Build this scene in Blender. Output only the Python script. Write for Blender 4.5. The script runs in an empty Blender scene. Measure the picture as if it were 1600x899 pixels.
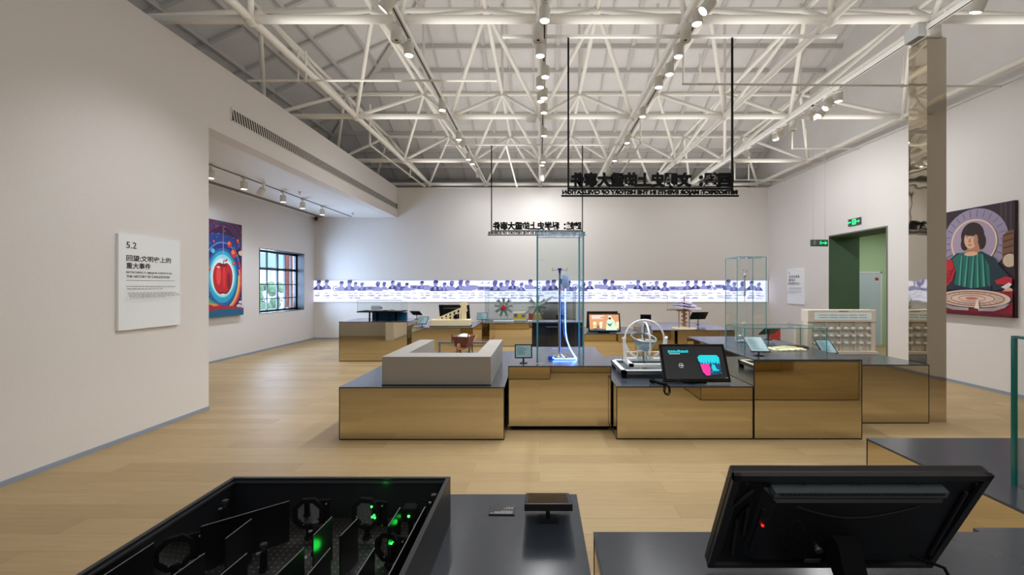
import bpy, math, random
from mathutils import Vector, Matrix
random.seed(7)
C = bpy.context.scene.collection
PI = math.pi
SC = bpy.context.scene

# ---------------------------------------------------------------- camera, world, light, exposure
F, CX, CY, H = 670.0, 843.0, 447.0, 1.65          # focal length in px, vanishing point, eye height
cam_d = bpy.data.cameras.new('camera'); cam = bpy.data.objects.new('camera', cam_d); C.objects.link(cam)
cam.location = (0, 0, H); cam.rotation_euler = (PI/2, 0, 0)
cam_d.sensor_width = 36; cam_d.lens = 36*F/1600
cam_d.shift_x = -(CX-800)/1600; cam_d.shift_y = -(449.5-CY)/1600
cam_d.clip_start = 0.05
SC.camera = cam
SC.view_settings.view_transform = 'Standard'; SC.view_settings.look = 'None'
SC.view_settings.gamma = 1.0; SC.view_settings.use_curve_mapping = False
SC.view_settings.exposure = -0.22
w = bpy.data.worlds.new('world'); SC.world = w; w.use_nodes = True
bg = w.node_tree.nodes['Background']; bg.inputs[0].default_value = (0.66, 0.82, 1.0, 1); bg.inputs[1].default_value = 5.0

def area(name, loc, size, power, col=(1, .96, .9), rot=(0, 0, 0), spread=PI):
    l = bpy.data.lights.new(name, 'AREA'); l.shape = 'RECTANGLE'; l.size, l.size_y = size
    l.energy = power; l.color = col; l.spread = spread
    o = bpy.data.objects.new(name, l); C.objects.link(o); o.location = loc; o.rotation_euler = rot
    return o
SPOT_W = 82.0
# unseen area fill added behind the camera to brighten the near hall
area('hall_fill_behind_camera', (1.0, -2.2, 4.5), (8, 3.0), 150, (1, .98, .96), (math.radians(25), 0, 0))
area('daylight_at_window', (-7.6, 11.72, 1.8), (1.9, 1.5), 260, (.62, .76, 1), (0, math.radians(-112), 0))  # area light added outside the glass to strengthen the window's daylight
# added area fills without real fixtures, brightening the roof from below
for x_ in (-2.65, -.85, .9, 2.7, 4.2, 5.9):
    area('roof_fill_light', (x_, 7.2, 4.70), (1.1, 13), 60, (1, .99, .99), (PI, 0, 0))

# ---------------------------------------------------------------- helpers
def PX(px, d): return (px-CX)*d/F
def PZ(py, d): return H-(py-CY)*d/F
def DZ(py, z): return F*(H-z)/(py-CY)

def lin(c):
    return tuple(((v/255)/12.92 if v/255 <= .04045 else (((v/255)+.055)/1.055)**2.4) for v in c)

MATS = {}
def mat(name, col=(200, 200, 200), rough=.5, metal=0., emit=0., ecol=None, noise=0., nscale=8., bump=0., bscale=60., spec=.5, coat=0.):
    if name in MATS: return MATS[name]
    m = bpy.data.materials.new(name); m.use_nodes = True; MATS[name] = m
    nt = m.node_tree; b = nt.nodes['Principled BSDF']; c = lin(col)
    b.inputs['Base Color'].default_value = (*c, 1); b.inputs['Roughness'].default_value = rough
    b.inputs['Metallic'].default_value = metal; b.inputs['Specular IOR Level'].default_value = spec
    b.inputs['Coat Weight'].default_value = coat
    if emit:
        b.inputs['Emission Color'].default_value = (*lin(ecol or col), 1); b.inputs['Emission Strength'].default_value = emit
    if noise or bump:
        tc = nt.nodes.new('ShaderNodeTexCoord'); n = nt.nodes.new('ShaderNodeTexNoise')
        n.inputs['Scale'].default_value = nscale; n.inputs['Detail'].default_value = 4
        nt.links.new(tc.outputs['Object'], n.inputs['Vector'])
        if noise:
            r = nt.nodes.new('ShaderNodeValToRGB')
            r.color_ramp.elements[0].position = .3; r.color_ramp.elements[1].position = .7
            r.color_ramp.elements[0].color = (*[v*(1-noise) for v in c], 1)
            r.color_ramp.elements[1].color = (*[min(1, v*(1+noise)) for v in c], 1)
            nt.links.new(n.outputs['Fac'], r.inputs[0]); nt.links.new(r.outputs[0], b.inputs['Base Color'])
        if bump:
            n2 = nt.nodes.new('ShaderNodeTexNoise'); n2.inputs['Scale'].default_value = bscale
            nt.links.new(tc.outputs['Object'], n2.inputs['Vector'])
            bp = nt.nodes.new('ShaderNodeBump'); bp.inputs['Strength'].default_value = bump; bp.inputs['Distance'].default_value = .02
            nt.links.new(n2.outputs['Fac'], bp.inputs['Height']); nt.links.new(bp.outputs[0], b.inputs['Normal'])
    return m

def floor_mat():
    m = bpy.data.materials.new('oak_planks'); m.use_nodes = True; nt = m.node_tree; b = nt.nodes['Principled BSDF']
    tc = nt.nodes.new('ShaderNodeTexCoord'); br = nt.nodes.new('ShaderNodeTexBrick')
    br.inputs['Scale'].default_value = 1.0; br.inputs['Brick Width'].default_value = 1.6; br.inputs['Row Height'].default_value = .19
    br.inputs['Mortar Size'].default_value = .0016; br.inputs['Bias'].default_value = 0; br.offset = .37
    br.inputs['Color1'].default_value = (*lin((182, 158, 117)), 1); br.inputs['Color2'].default_value = (*lin((168, 144, 104)), 1)
    br.inputs['Mortar'].default_value = (*lin((152, 129, 92)), 1)
    nt.links.new(tc.outputs['Object'], br.inputs['Vector'])
    mp = nt.nodes.new('ShaderNodeMapping'); mp.inputs['Scale'].default_value = (1.2, 14, 1)
    nt.links.new(tc.outputs['Object'], mp.inputs['Vector'])
    n = nt.nodes.new('ShaderNodeTexNoise'); n.inputs['Scale'].default_value = 2.5; n.inputs['Detail'].default_value = 6; n.inputs['Roughness'].default_value = .6
    nt.links.new(mp.outputs[0], n.inputs['Vector'])
    mx = nt.nodes.new('ShaderNodeMix'); mx.data_type = 'RGBA'; mx.blend_type = 'MULTIPLY'; mx.inputs[0].default_value = .55
    r = nt.nodes.new('ShaderNodeValToRGB'); r.color_ramp.elements[0].position = .3; r.color_ramp.elements[1].position = .7
    r.color_ramp.elements[0].color = (.80, .76, .70, 1); r.color_ramp.elements[1].color = (1, 1, 1, 1)
    nt.links.new(n.outputs['Fac'], r.inputs[0]); nt.links.new(br.outputs['Color'], mx.inputs[6]); nt.links.new(r.outputs[0], mx.inputs[7])
    nt.links.new(mx.outputs[2], b.inputs['Base Color']); b.inputs['Roughness'].default_value = .48; b.inputs['Specular IOR Level'].default_value = .35
    return m

def glass_mat(name, tint):
    m = bpy.data.materials.new(name); m.use_nodes = True; nt = m.node_tree; nt.nodes.remove(nt.nodes['Principled BSDF'])
    t = nt.nodes.new('ShaderNodeBsdfTransparent'); t.inputs[0].default_value = (*tint, 1)
    g = nt.nodes.new('ShaderNodeBsdfGlossy'); g.inputs['Roughness'].default_value = .02
    lw = nt.nodes.new('ShaderNodeLayerWeight'); lw.inputs[0].default_value = .5
    pw = nt.nodes.new('ShaderNodeMath'); pw.operation = 'POWER'; pw.inputs[1].default_value = 5; nt.links.new(lw.outputs['Facing'], pw.inputs[0])
    f = nt.nodes.new('ShaderNodeMath'); f.operation = 'MULTIPLY_ADD'; f.inputs[1].default_value = .5; f.inputs[2].default_value = .025; nt.links.new(pw.outputs[0], f.inputs[0])
    x = nt.nodes.new('ShaderNodeMixShader'); nt.links.new(f.outputs[0], x.inputs[0])
    nt.links.new(t.outputs[0], x.inputs[1]); nt.links.new(g.outputs[0], x.inputs[2])
    nt.links.new(x.outputs[0], nt.nodes['Material Output'].inputs[0]); MATS[name] = m
    return m

def dotboard_mat():
    m = bpy.data.materials.new('breadboard_black'); m.use_nodes = True; nt = m.node_tree; b = nt.nodes['Principled BSDF']
    tc = nt.nodes.new('ShaderNodeTexCoord'); v = nt.nodes.new('ShaderNodeTexVoronoi')
    v.voronoi_dimensions = '2D'; v.inputs['Scale'].default_value = 40; v.inputs['Randomness'].default_value = 0
    nt.links.new(tc.outputs['Object'], v.inputs['Vector'])
    r = nt.nodes.new('ShaderNodeValToRGB'); r.color_ramp.interpolation = 'CONSTANT'
    r.color_ramp.elements[0].color = (.16, .155, .15, 1); r.color_ramp.elements[1].position = .13; r.color_ramp.elements[1].color = (.018, .0175, .018, 1)
    nt.links.new(v.outputs['Distance'], r.inputs[0]); nt.links.new(r.outputs[0], b.inputs['Base Color']); b.inputs['Roughness'].default_value = .42
    return m

class MB:
    def __init__(s): s.v = []; s.f = []; s.m = []; s.s = []; s.mats = []; s.M = None
    def mi(s, m):
        if m not in s.mats: s.mats.append(m)
        return s.mats.index(m)
    def add(s, vs, fs, m, smooth=False):
        o = len(s.v); i = s.mi(m)
        for p in vs:
            p = Vector(p)
            if s.M is not None: p = s.M @ p
            s.v.append(p)
        for f in fs: s.f.append([a+o for a in f]); s.m.append(i); s.s.append(smooth)
    def bx(s, x0, x1, y0, y1, z0, z1, m):
        s.add([(x0,y0,z0),(x1,y0,z0),(x1,y1,z0),(x0,y1,z0),(x0,y0,z1),(x1,y0,z1),(x1,y1,z1),(x0,y1,z1)],
              [(3,2,1,0),(4,5,6,7),(0,1,5,4),(1,2,6,5),(2,3,7,6),(3,0,4,7)], m)
    def cb(s, c, d, m): s.bx(c[0]-d[0]/2, c[0]+d[0]/2, c[1]-d[1]/2, c[1]+d[1]/2, c[2]-d[2]/2, c[2]+d[2]/2, m)
    def tube(s, p, q, r, m, n=12, r2=None, cap=True):
        p = Vector(p); q = Vector(q); a = (q-p)
        if a.length < 1e-6: return
        a.normalize(); u = a.orthogonal().normalized(); w_ = a.cross(u); r2 = r if r2 is None else r2
        vs = []
        for k in range(n):
            t = 2*PI*k/n; d = u*math.cos(t)+w_*math.sin(t); vs.append(p+d*r)
        for k in range(n):
            t = 2*PI*k/n; d = u*math.cos(t)+w_*math.sin(t); vs.append(q+d*r2)
        s.add(vs, [(k, (k+1) % n, n+(k+1) % n, n+k) for k in range(n)], m, True)
        if cap: s.add(vs, [tuple(range(n-1, -1, -1)), tuple(range(n, 2*n))], m, False)
    def path(s, pts, r, m, n=8):
        pts = [Vector(p) for p in pts]; vs = []; prev = None
        for i, p in enumerate(pts):
            a = (pts[min(i+1, len(pts)-1)]-pts[max(i-1, 0)]).normalized()
            u = a.orthogonal().normalized() if prev is None else (prev-a*prev.dot(a)).normalized()
            prev = u; w_ = a.cross(u)
            for k in range(n):
                t = 2*PI*k/n; vs.append(p+(u*math.cos(t)+w_*math.sin(t))*r)
        fs = []
        for i in range(len(pts)-1):
            for k in range(n): fs.append((i*n+k, i*n+(k+1) % n, (i+1)*n+(k+1) % n, (i+1)*n+k))
        s.add(vs, fs, m, True)
        L = len(pts)
        s.add(vs, [tuple(range(n-1, -1, -1)), tuple(range((L-1)*n, L*n))], m)
    def lathe(s, prof, c, m, n=24, axis=(0, 0, 1)):      # prof: (radius, height along axis)
        a = Vector(axis).normalized(); u = a.orthogonal().normalized(); w_ = a.cross(u); c = Vector(c); vs = []
        for r, h in prof:
            for k in range(n):
                t = 2*PI*k/n; vs.append(c+a*h+(u*math.cos(t)+w_*math.sin(t))*max(r, 1e-5))
        fs = []
        for i in range(len(prof)-1):
            for k in range(n): fs.append((i*n+k, i*n+(k+1) % n, (i+1)*n+(k+1) % n, (i+1)*n+k))
        s.add(vs, fs, m, True)
    def torus(s, c, R, r, m, axis=(0, 0, 1), n=48, k=10, a0=0, a1=2*PI):
        a = Vector(axis).normalized(); u = a.orthogonal().normalized(); w_ = a.cross(u); c = Vector(c); vs = []; full = abs(a1-a0-2*PI) < 1e-6
        nn = n if full else n+1
        for i in range(nn):
            t = a0+(a1-a0)*i/n; d = u*math.cos(t)+w_*math.sin(t)
            for j in range(k):
                q = 2*PI*j/k; vs.append(c+d*(R+r*math.cos(q))+a*r*math.sin(q))
        fs = []
        for i in range(n):
            i2 = (i+1) % nn
            for j in range(k): fs.append((i*k+j, i2*k+j, i2*k+(j+1) % k, i*k+(j+1) % k))
        s.add(vs, fs, m, True)
    def ball(s, c, r, m, n=14, sc=(1, 1, 1)):
        vs = []; rows = n//2+1; c = Vector(c)
        for i in range(rows+1):
            ph = PI*i/rows
            for k in range(n):
                t = 2*PI*k/n; vs.append(c+Vector((r*sc[0]*math.sin(ph)*math.cos(t), r*sc[1]*math.sin(ph)*math.sin(t), r*sc[2]*math.cos(ph))))
        s.add(vs, [(i*n+k, (i+1)*n+k, (i+1)*n+(k+1) % n, i*n+(k+1) % n) for i in range(rows) for k in range(n)], m, True)
    def prism(s, pts, y0, y1, m):                        # outline (x,z) pushed through y0..y1
        n = len(pts); vs = [(x, y0, z) for x, z in pts]+[(x, y1, z) for x, z in pts]
        s.add(vs, [tuple(range(n)), tuple(range(2*n-1, n-1, -1))]+[(k, n+k, n+(k+1) % n, (k+1) % n) for k in range(n)], m)
    def build(s, name, parent=None, bevel=0., loc=None):
        me = bpy.data.meshes.new(name)
        me.from_pydata([tuple(p) for p in s.v], [], s.f)
        for m in s.mats: me.materials.append(m)
        me.polygons.foreach_set('material_index', s.m); me.polygons.foreach_set('use_smooth', s.s); me.update()
        if any(s.s): me.set_sharp_from_angle(angle=math.radians(42))
        o = bpy.data.objects.new(name, me); C.objects.link(o)
        if parent is not None: o.parent = parent
        if loc: o.location = loc
        if bevel:
            b = o.modifiers.new('bevel', 'BEVEL'); b.width = bevel; b.segments = 2; b.limit_method = 'ANGLE'
        return o

class Art(MB):                                           # flat picture, local (u, v) plane at y = -depth, facing -y
    def __init__(s, y0=0., step=.0005): super().__init__(); s.y = y0; s.step = step
    def poly(s, pts, m):
        s.y -= s.step; a = sum(pts[i][0]*pts[(i+1) % len(pts)][1]-pts[(i+1) % len(pts)][0]*pts[i][1] for i in range(len(pts)))
        if a < 0: pts = pts[::-1]
        s.add([(u, s.y, v) for u, v in pts], [tuple(range(len(pts)))], m)
    def rect(s, u0, u1, v0, v1, m): s.poly([(u0, v0), (u1, v0), (u1, v1), (u0, v1)], m)
    def ell(s, cu, cv, ru, rv, m, n=36, rot=0.):
        c, d = math.cos(rot), math.sin(rot); P = []
        for k in range(n):
            t = 2*PI*k/n; a, b = ru*math.cos(t), rv*math.sin(t); P.append((cu+a*c-b*d, cv+a*d+b*c))
        s.poly(P, m)
    def ring(s, cu, cv, ru, rv, wd, m, n=48, a0=0., a1=2*PI, clip=None):
        s.y -= s.step; vs = []
        for k in range(n+1):
            t = a0+(a1-a0)*k/n; vs += [(cu+ru*math.cos(t), s.y, cv+rv*math.sin(t)), (cu+(ru-wd)*math.cos(t), s.y, cv+(rv-wd)*math.sin(t))]
        if clip:
            vs = [(min(max(a, clip[0]), clip[1]), b, min(max(c, clip[2]), clip[3])) for a, b, c in vs]
        s.add(vs, [(2*k, 2*k+1, 2*k+3, 2*k+2) for k in range(n)], m)
    def line(s, pts, wd, m):
        for (a, b), (c, d) in zip(pts, pts[1:]):
            L = math.hypot(c-a, d-b) or 1; nx, ny = -(d-b)/L*wd/2, (c-a)/L*wd/2
            s.poly([(a+nx, b+ny), (a-nx, b-ny), (c-nx, d-ny), (c+nx, d+ny)], m)

def thing(name, label, cat, loc=(0, 0, 0), rotz=0., group=None):
    o = bpy.data.objects.new(name, None); C.objects.link(o); o.location = loc; o.rotation_euler = (0, 0, rotz)
    o.empty_display_size = .1; o['label'] = label; o['category'] = cat
    if group: o['group'] = group
    return o
def tag(o, label, cat, group=None):
    o['label'] = label; o['category'] = cat
    if group: o['group'] = group
    return o
def struct(o, label=None, cat=None):
    o['kind'] = 'structure'
    if label: o['label'] = label
    if cat: o['category'] = cat
    return o

def text_mesh(name, body, size, m, parent, loc, rot=(PI/2, 0, 0), extrude=.002, bold=0., width=None, align='LEFT', height=None, spacing=1.):
    cu = bpy.data.curves.new(name, 'FONT'); cu.body = body; cu.size = size; cu.extrude = extrude; cu.offset = bold
    cu.align_x = 'LEFT'; cu.space_character = spacing; cu.resolution_u = 3
    t = bpy.data.objects.new('text_tmp', cu); C.objects.link(t)
    dg = bpy.context.evaluated_depsgraph_get()
    me = bpy.data.meshes.new_from_object(t.evaluated_get(dg)); me.name = name
    bpy.data.objects.remove(t); bpy.data.curves.remove(cu)
    xs = [v.co.x for v in me.vertices] or [0]; ys = [v.co.y for v in me.vertices] or [0]
    x0, x1, y0, y1 = min(xs), max(xs), min(ys), max(ys)
    sx = (width/(x1-x0)) if width and x1 > x0 else 1.; sy = (height/(y1-y0)) if height and y1 > y0 else 1.
    off = {'LEFT': 0., 'CENTER': (x1-x0)*sx/2}[align]
    for v in me.vertices:
        v.co.x = (v.co.x-x0)*sx-off
        v.co.y = (v.co.y-y0)*sy if height else v.co.y
    me.materials.clear(); me.materials.append(m)
    o = bpy.data.objects.new(name, me); C.objects.link(o); o.location = loc; o.rotation_euler = rot
    if parent is not None: o.parent = parent
    return o

ORD = ['first', 'second', 'third', 'fourth', 'fifth', 'sixth', 'seventh', 'eighth', 'ninth', 'tenth', 'eleventh', 'twelfth', 'thirteenth', 'fourteenth', 'fifteenth']

# ---------------------------------------------------------------- materials
FLOOR = floor_mat()
WALL = mat('wall_paint', (226, 222, 218), .85, noise=.012, nscale=40)
WHITE = mat('white_paint', (228, 228, 226), .6)
STEEL = mat('white_painted_steel', (226, 222, 212), .5)
ROOF = mat('roof_panel', (226, 223, 220), .8, noise=.02, nscale=3)
ROOFRIB = mat('roof_purlin', (206, 202, 197), .7)
BLACK = mat('black_satin', (16, 16, 17), .35)
MATTE = mat('black_matte', (13, 13, 14), .8, spec=.15)
TOP = mat('charcoal_top', (60, 66, 75), .2, spec=.6, noise=.03, nscale=30)
MIRROR = mat('mirror_steel', (206, 195, 168), .035, 1., bump=.035, bscale=1.6)
PILLAR = mat('mirror_pillar_steel', (204, 194, 176), .035, 1., bump=.16, bscale=2.2)
GLASS = glass_mat('case_glass', (.975, .99, .988))
PANE = glass_mat('window_glass', (.9, .95, 1.))
TEAL = mat('glass_edge_teal', (60, 160, 152), .15, spec=.6)
TEALD = mat('glass_edge_deep_teal', (8, 110, 100), .12, spec=.6)
CHROME = mat('chrome', (200, 202, 205), .12, 1.)
ALU = mat('aluminium', (176, 180, 184), .3, .9)
GREYBOX = mat('grey_laminate', (158, 154, 146), .42)
LENS = mat('lamp_lens', (255, 250, 240), .3, emit=14.)
DARKGREEN = mat('dark_green_paint', (76, 104, 78), .8)
LIGHTGREEN = mat('light_green_paint', (178, 204, 164), .8)
SILVER = mat('baseboard_metal', (150, 162, 178), .4, .1)
SCREENOFF = mat('screen_black_glass', (8, 9, 11), .12, coat=.3)
EXITG = mat('exit_green', (40, 220, 130), .4, emit=1.6)
EXITBOX = mat('exit_plate_grey', (70, 74, 72), .4)
INK = mat('ink_black', (28, 28, 32), .7)
INKG = mat('ink_grey', (150, 152, 156), .7)
# ---------------------------------------------------------------- setting
D, XL, XA, XR = 13.32, -4.42, -6.995, 7.095
YE, HB, WT = 5.73, 3.77, 4.71                       # left wall end, header bottom, wall top
def beam(mb, p, q, wd, ht, m):
    p = Vector(p); q = Vector(q); a = (q-p).normalized(); s = a.cross(Vector((0, 0, 1)))
    s = s.normalized() if s.length > 1e-4 else Vector((1, 0, 0)); u = s.cross(a)
    vs = [e+s*i*wd/2+u*j*ht/2 for e in (p, q) for i, j in ((-1, -1), (1, -1), (1, 1), (-1, 1))]
    mb.add(vs, [(3, 2, 1, 0), (4, 5, 6, 7), (0, 1, 5, 4), (1, 2, 6, 5), (2, 3, 7, 6), (3, 0, 4, 7)], m)

b = MB(); b.bx(-7.4, 12, -5, 15.6, -.12, 0, FLOOR); struct(b.build('floor'), 'pale oak plank floor', 'floor')
b = MB(); b.bx(XL-.25, XL, -5, YE, 0, WT, WALL); b.bx(XL-.25, XL, YE, D, HB, WT, WALL)
struct(b.build('wall_left'), 'off white left wall with header above the alcove opening', 'wall')
b = MB(); b.bx(XA-.3, 7.5, D, D+.15, 0, WT, WALL); struct(b.build('wall_back'), 'off white back wall', 'wall')
b = MB(); y0, y1, zt = 8.77, 10.52, 2.85
b.bx(XR, XR+.35, -5, y0, 0, WT, WALL); b.bx(XR, XR+.35, y1, D, 0, WT, WALL); b.bx(XR, XR+.35, y0, y1, zt, WT, WALL)
struct(b.build('wall_right'), 'off white right wall with a tall opening', 'wall')
b = MB(); b.bx(7.5, 7.6, -5, 15.6, WT, 9.6, ROOF); b.bx(XR+.35, 7.5, -5, 15.6, WT-.1, WT, ROOF)
struct(b.build('wall_upper'), 'smooth pale upper wall above the right wall', 'wall')
b = MB(); FRONT = mat('front_wall_brown', (84, 70, 54), .8); b.bx(-4.7, 7.5, -5.1, -5, 0, 9.5, FRONT)
struct(b.build('wall_front'), 'brown wall behind the camera', 'wall')
# alcove
b = MB(); wy0, wy1, wz0, wz1 = 10.70, 12.74, .95, 2.595
for (a, c, d, e) in ((4.6, wy0, 0, HB), (wy1, D, 0, HB), (wy0, wy1, 0, wz0), (wy0, wy1, wz1, HB)):
    b.bx(XA-.32, XA, a, c, d, e, WALL)
struct(b.build('wall_alcove'), 'off white alcove wall with a black window', 'wall')
b = MB(); b.bx(XA, XL-.25, 4.5, 4.6, 0, HB, WALL); struct(b.build('wall_alcove_end'), 'end wall of the alcove', 'wall')
b = MB(); b.bx(XA-.1, XL-.25, 4.5, D, HB+.002, HB+.1, WHITE); struct(b.build('ceiling_alcove'), 'white alcove ceiling', 'ceiling')
b = MB(); SLOT = mat('slot_grey', (120, 112, 112), .8); b.bx(-6.79, -6.64, 5.2, 13.2, HB-.006, HB+.01, SLOT)
struct(b.build('trim_1'), 'dark linear air slot in the alcove ceiling', 'trim')
# baseboards
for nm, (x0, x1, ya, yb_) in {'left': (XL, XL+.012, -5, YE), 'alcove': (XA, XA+.012, 4.6, D), 'back': (XA, XR, D-.012, D), 'right': (XR-.012, XR, y1, D)}.items():
    b = MB(); b.bx(x0, x1, ya, yb_, 0, .045, SILVER); struct(b.build('baseboard_'+nm), 'slim metal baseboard', 'baseboard')
b = MB(); b.bx(XR-.012, XR, -5, y0, 0, .045, SILVER); struct(b.build('baseboard_near'), 'slim metal baseboard', 'baseboard')
# window
win = struct(bpy.data.objects.new('window_1', None), 'black steel window in the alcove wall', 'window'); C.objects.link(win)
NAVY = mat('window_steel', (14, 22, 32), .4)
b = MB(); xf = XA-.27
for a, c, d, e in ((wy0, wy1, wz0, wz0+.07), (wy0, wy1, wz1-.07, wz1), (wy0, wy0+.07, wz0, wz1), (wy1-.07, wy1, wz0, wz1)): b.bx(xf, xf+.06, a, c, d, e, NAVY)
for a, c, d, e in ((wy0, wy1, wz0-.004, wz0+.012), (wy0, wy1, wz1-.012, wz1+.004)): b.bx(XA-.27, XA+.004, a, c, d, e, NAVY)
for a, c in ((wy0, wy0+.014), (wy1-.014, wy1)): b.bx(XA-.27, XA+.004, a, c, wz0, wz1, NAVY)
b.build('window_frame', win)
b = MB(); iw = wy1-wy0
for k, fr in enumerate((.17, .33, .55, .72, .86)): b.bx(xf+.01, xf+.05, wy0+fr*iw-(.028 if k in (0, 2) else .012), wy0+fr*iw+(.028 if k in (0, 2) else .012), wz0, wz1, NAVY)
for k, fr in enumerate((.22, .45, .70)): b.bx(xf+.01, xf+.05, wy0, wy1, wz0+fr*(wz1-wz0)-(.035 if k == 2 else .011), wz0+fr*(wz1-wz0)+(.035 if k == 2 else .011), NAVY)
b.build('glazing_bars', win)
b = MB(); b.bx(xf+.025, xf+.033, wy0, wy1, wz0, wz1, PANE); b.build('panes', win)
for fr in (.21, .58):
    b = MB(); b.tube((xf+.06, wy0+fr*iw, 1.25), (xf+.13, wy0+fr*iw, 1.22), .012, BLACK); b.tube((xf+.12, wy0+fr*iw, 1.22), (xf+.12, wy0+fr*iw+.03, 1.34), .01, BLACK)
    b.build('window_handle', win)
# outside the window
b = MB(); OUT = mat('outdoor_paving', (150, 160, 160), .9); b.bx(-22, -7.4, 2, 24, -.2, -.02, OUT); struct(b.build('ground_outside'), 'paving outside the window', 'ground')
BRK = mat('brick', (150, 82, 66), .9, noise=.2, nscale=20)
b = MB(); b.bx(-9.32, -9.1, 15.6, 15.82, 0, 3.4, BRK); tag(b.build('brick_pier'), 'red brick pier standing outside the alcove window', 'pier')
LEAF = mat('hedge_leaves', (132, 158, 118), .9, noise=.4, nscale=14)
b = MB()
for k in range(150):
    y = random.uniform(11, 22); z = random.uniform(0, 1.7); b.ball((-11.6+random.uniform(-.4, .4), y, z), random.uniform(.12, .3), LEAF, 6)
o = tag(b.build('hedge'), 'leafy green hedge outside the alcove window', 'hedge'); o['kind'] = 'stuff'
b = MB(); b.bx(-14, -13.5, 4, 30, 2.6, 3.5, mat('outdoor_fascia', (150, 165, 180), .8))
for k in range(7): b.bx(-13.9, -13.7, 5+k*3.4, 5.25+k*3.4, 0, 2.6, WHITE)
tag(b.build('covered_walkway'), 'grey fascia of a covered walkway far outside the window', 'building')

# door opening and corridor beyond
b = MB(); jx = XR+.75
b.bx(XR+.001, jx, y1-.006, y1+.09, 0, zt+.1, DARKGREEN); b.bx(XR+.001, jx, y0-.09, y0+.006, 0, zt+.1, DARKGREEN); b.bx(XR+.001, jx, y0, y1, zt-.006, zt+.09, DARKGREEN)
struct(b.build('door_1'), 'dark green lined opening in the right wall', 'door')
b = MB(); b.bx(XR-.008, XR+.02, y0-.035, y0, 0, zt+.03, mat('frame_grey_green', (112, 112, 104), .6)); b.bx(XR-.008, XR+.02, y0, y1, zt, zt+.03, MATS['frame_grey_green'])
struct(b.build('trim_2'), 'thin grey edge of the opening', 'trim')
b = MB(); b.bx(7.4, 11.6, 12.0, 12.1, 0, 3.2, LIGHTGREEN); b.bx(11.5, 11.6, 7, 12.1, 0, 3.2, LIGHTGREEN); b.bx(7.45, 11.6, 6.9, 7, 0, 3.2, LIGHTGREEN); b.bx(7.4, 7.46, 10.6, 12, 0, 3.2, LIGHTGREEN)
struct(b.build('wall_corridor'), 'light green corridor walls beyond the opening', 'wall')
b = MB(); b.bx(7.4, 11.6, 6.9, 12.1, 3.2, 3.3, WHITE); struct(b.build('ceiling_corridor'), 'corridor ceiling', 'ceiling')
l = bpy.data.lights.new('corridor_fill', 'AREA'); l.energy = 45; l.size = 1.2; lo = bpy.data.objects.new('corridor_fill', l); C.objects.link(lo); lo.location = (9.2, 10.2, 3.15)  # unseen area fill added to brighten the corridor
d2 = struct(bpy.data.objects.new('door_2', None), 'pale blue grey door in the corridor', 'door'); C.objects.link(d2)
b = MB(); DOORP = mat('pale_door', (196, 210, 220), .5); b.bx(8.88, 9.50, 11.95, 12.0, 0, 2.0, DOORP); b.build('door_leaf', d2)
b = MB(); b.bx(8.84, 8.88, 11.94, 12.0, 0, 2.04, WHITE); b.bx(9.5, 9.54, 11.94, 12.0, 0, 2.04, WHITE); b.bx(8.84, 9.54, 11.94, 12, 2.0, 2.04, WHITE); b.build('door_frame', d2)
b = MB(); b.bx(9.35, 9.44, 11.94, 11.95, 1.80, 1.88, mat('notice_red', (170, 50, 45), .6)); b.bx(9.35, 9.44, 11.942, 11.95, 1.76, 1.80, WHITE); b.build('door_notice', d2)

# ---------------------------------------------------------------- roof
XE, YEV, ZE, SL = -8.55, 15.5, 5.44, .45
XRG = .2; ZR = ZE+SL*(XRG-XE); YR = YEV-(XRG-XE)
def zb(y): return ZE+SL*(YEV-y)
def zl(x): return ZE+SL*(x-XE)
roof = struct(bpy.data.objects.new('ceiling', None), 'pale panelled hipped roof with purlins', 'ceiling'); C.objects.link(roof)
b = MB()
for P in ([(XE, YEV, ZE), (XE, -5, ZE), (XRG, -5, ZR), (XRG, YR, ZR)], [(XE, YEV, ZE), (XRG, YR, ZR), (7.55, YR, ZR), (7.55, YEV, ZE)], [(XRG, -5, ZR), (7.55, -5, ZR), (7.55, YR, ZR), (XRG, YR, ZR)]):
    n = len(P); b.add([(x, y, z) for x, y, z in P]+[(x, y, z+.12) for x, y, z in P], [tuple(range(n)), tuple(range(2*n-1, n-1, -1))]+[(k, (k+1) % n, n+(k+1) % n, n+k) for k in range(n)], ROOF)
b.build('roof_panels', roof)
b = MB(); b.bx(XE-.1, 7.6, YEV, YEV+.1, WT-.1, ZE+.2, ROOF); b.bx(XE-.1, XE, -5, YEV, WT-.1, ZE+.2, ROOF)
b.bx(XE, XL-.25, 4.5, D, WT-.12, WT-.02, ROOF); b.bx(XE, 7.6, D+.15, YEV, WT-.12, WT-.02, ROOF); b.bx(XE, XL-.25, -5, 4.5, WT-.12, WT-.02, ROOF)  # unseen slabs added so no sky light leaks into the roof void
b.build('eave_light_seal', roof)
for y in (14.72, 14.0, 13.29, 12.6, 11.94, 11.26, 10.63, 9.95, 9.3, 8.6, 7.9):
    x0 = XE+(YEV-y); b = MB(); beam(b, (x0, y, zb(y)-.05), (7.47, y, zb(y)-.05), .06, .10, ROOFRIB); b.build('purlin', roof)
x = -7.6; k = 0
while x < 7.3:
    yt = max(YR, YEV-(x-XE)); b = MB(); wd = .10 if k % 3 == 1 else .035
    beam(b, (x, YEV-.02, ZE-.02), (x, yt, zb(yt)-.02), wd, .05, ROOFRIB); b.build('seam_rib', roof); x += .62; k += 1
for k in range(11):
    x = -7.9+k*.74
    if x > XRG: break
    b = MB(); beam(b, (x, -4.9, zl(x)-.05), (x, YEV-(x-XE), zl(x)-.05), .06, .10, ROOFRIB); b.build('purlin', roof)
y = 14.6
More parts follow.
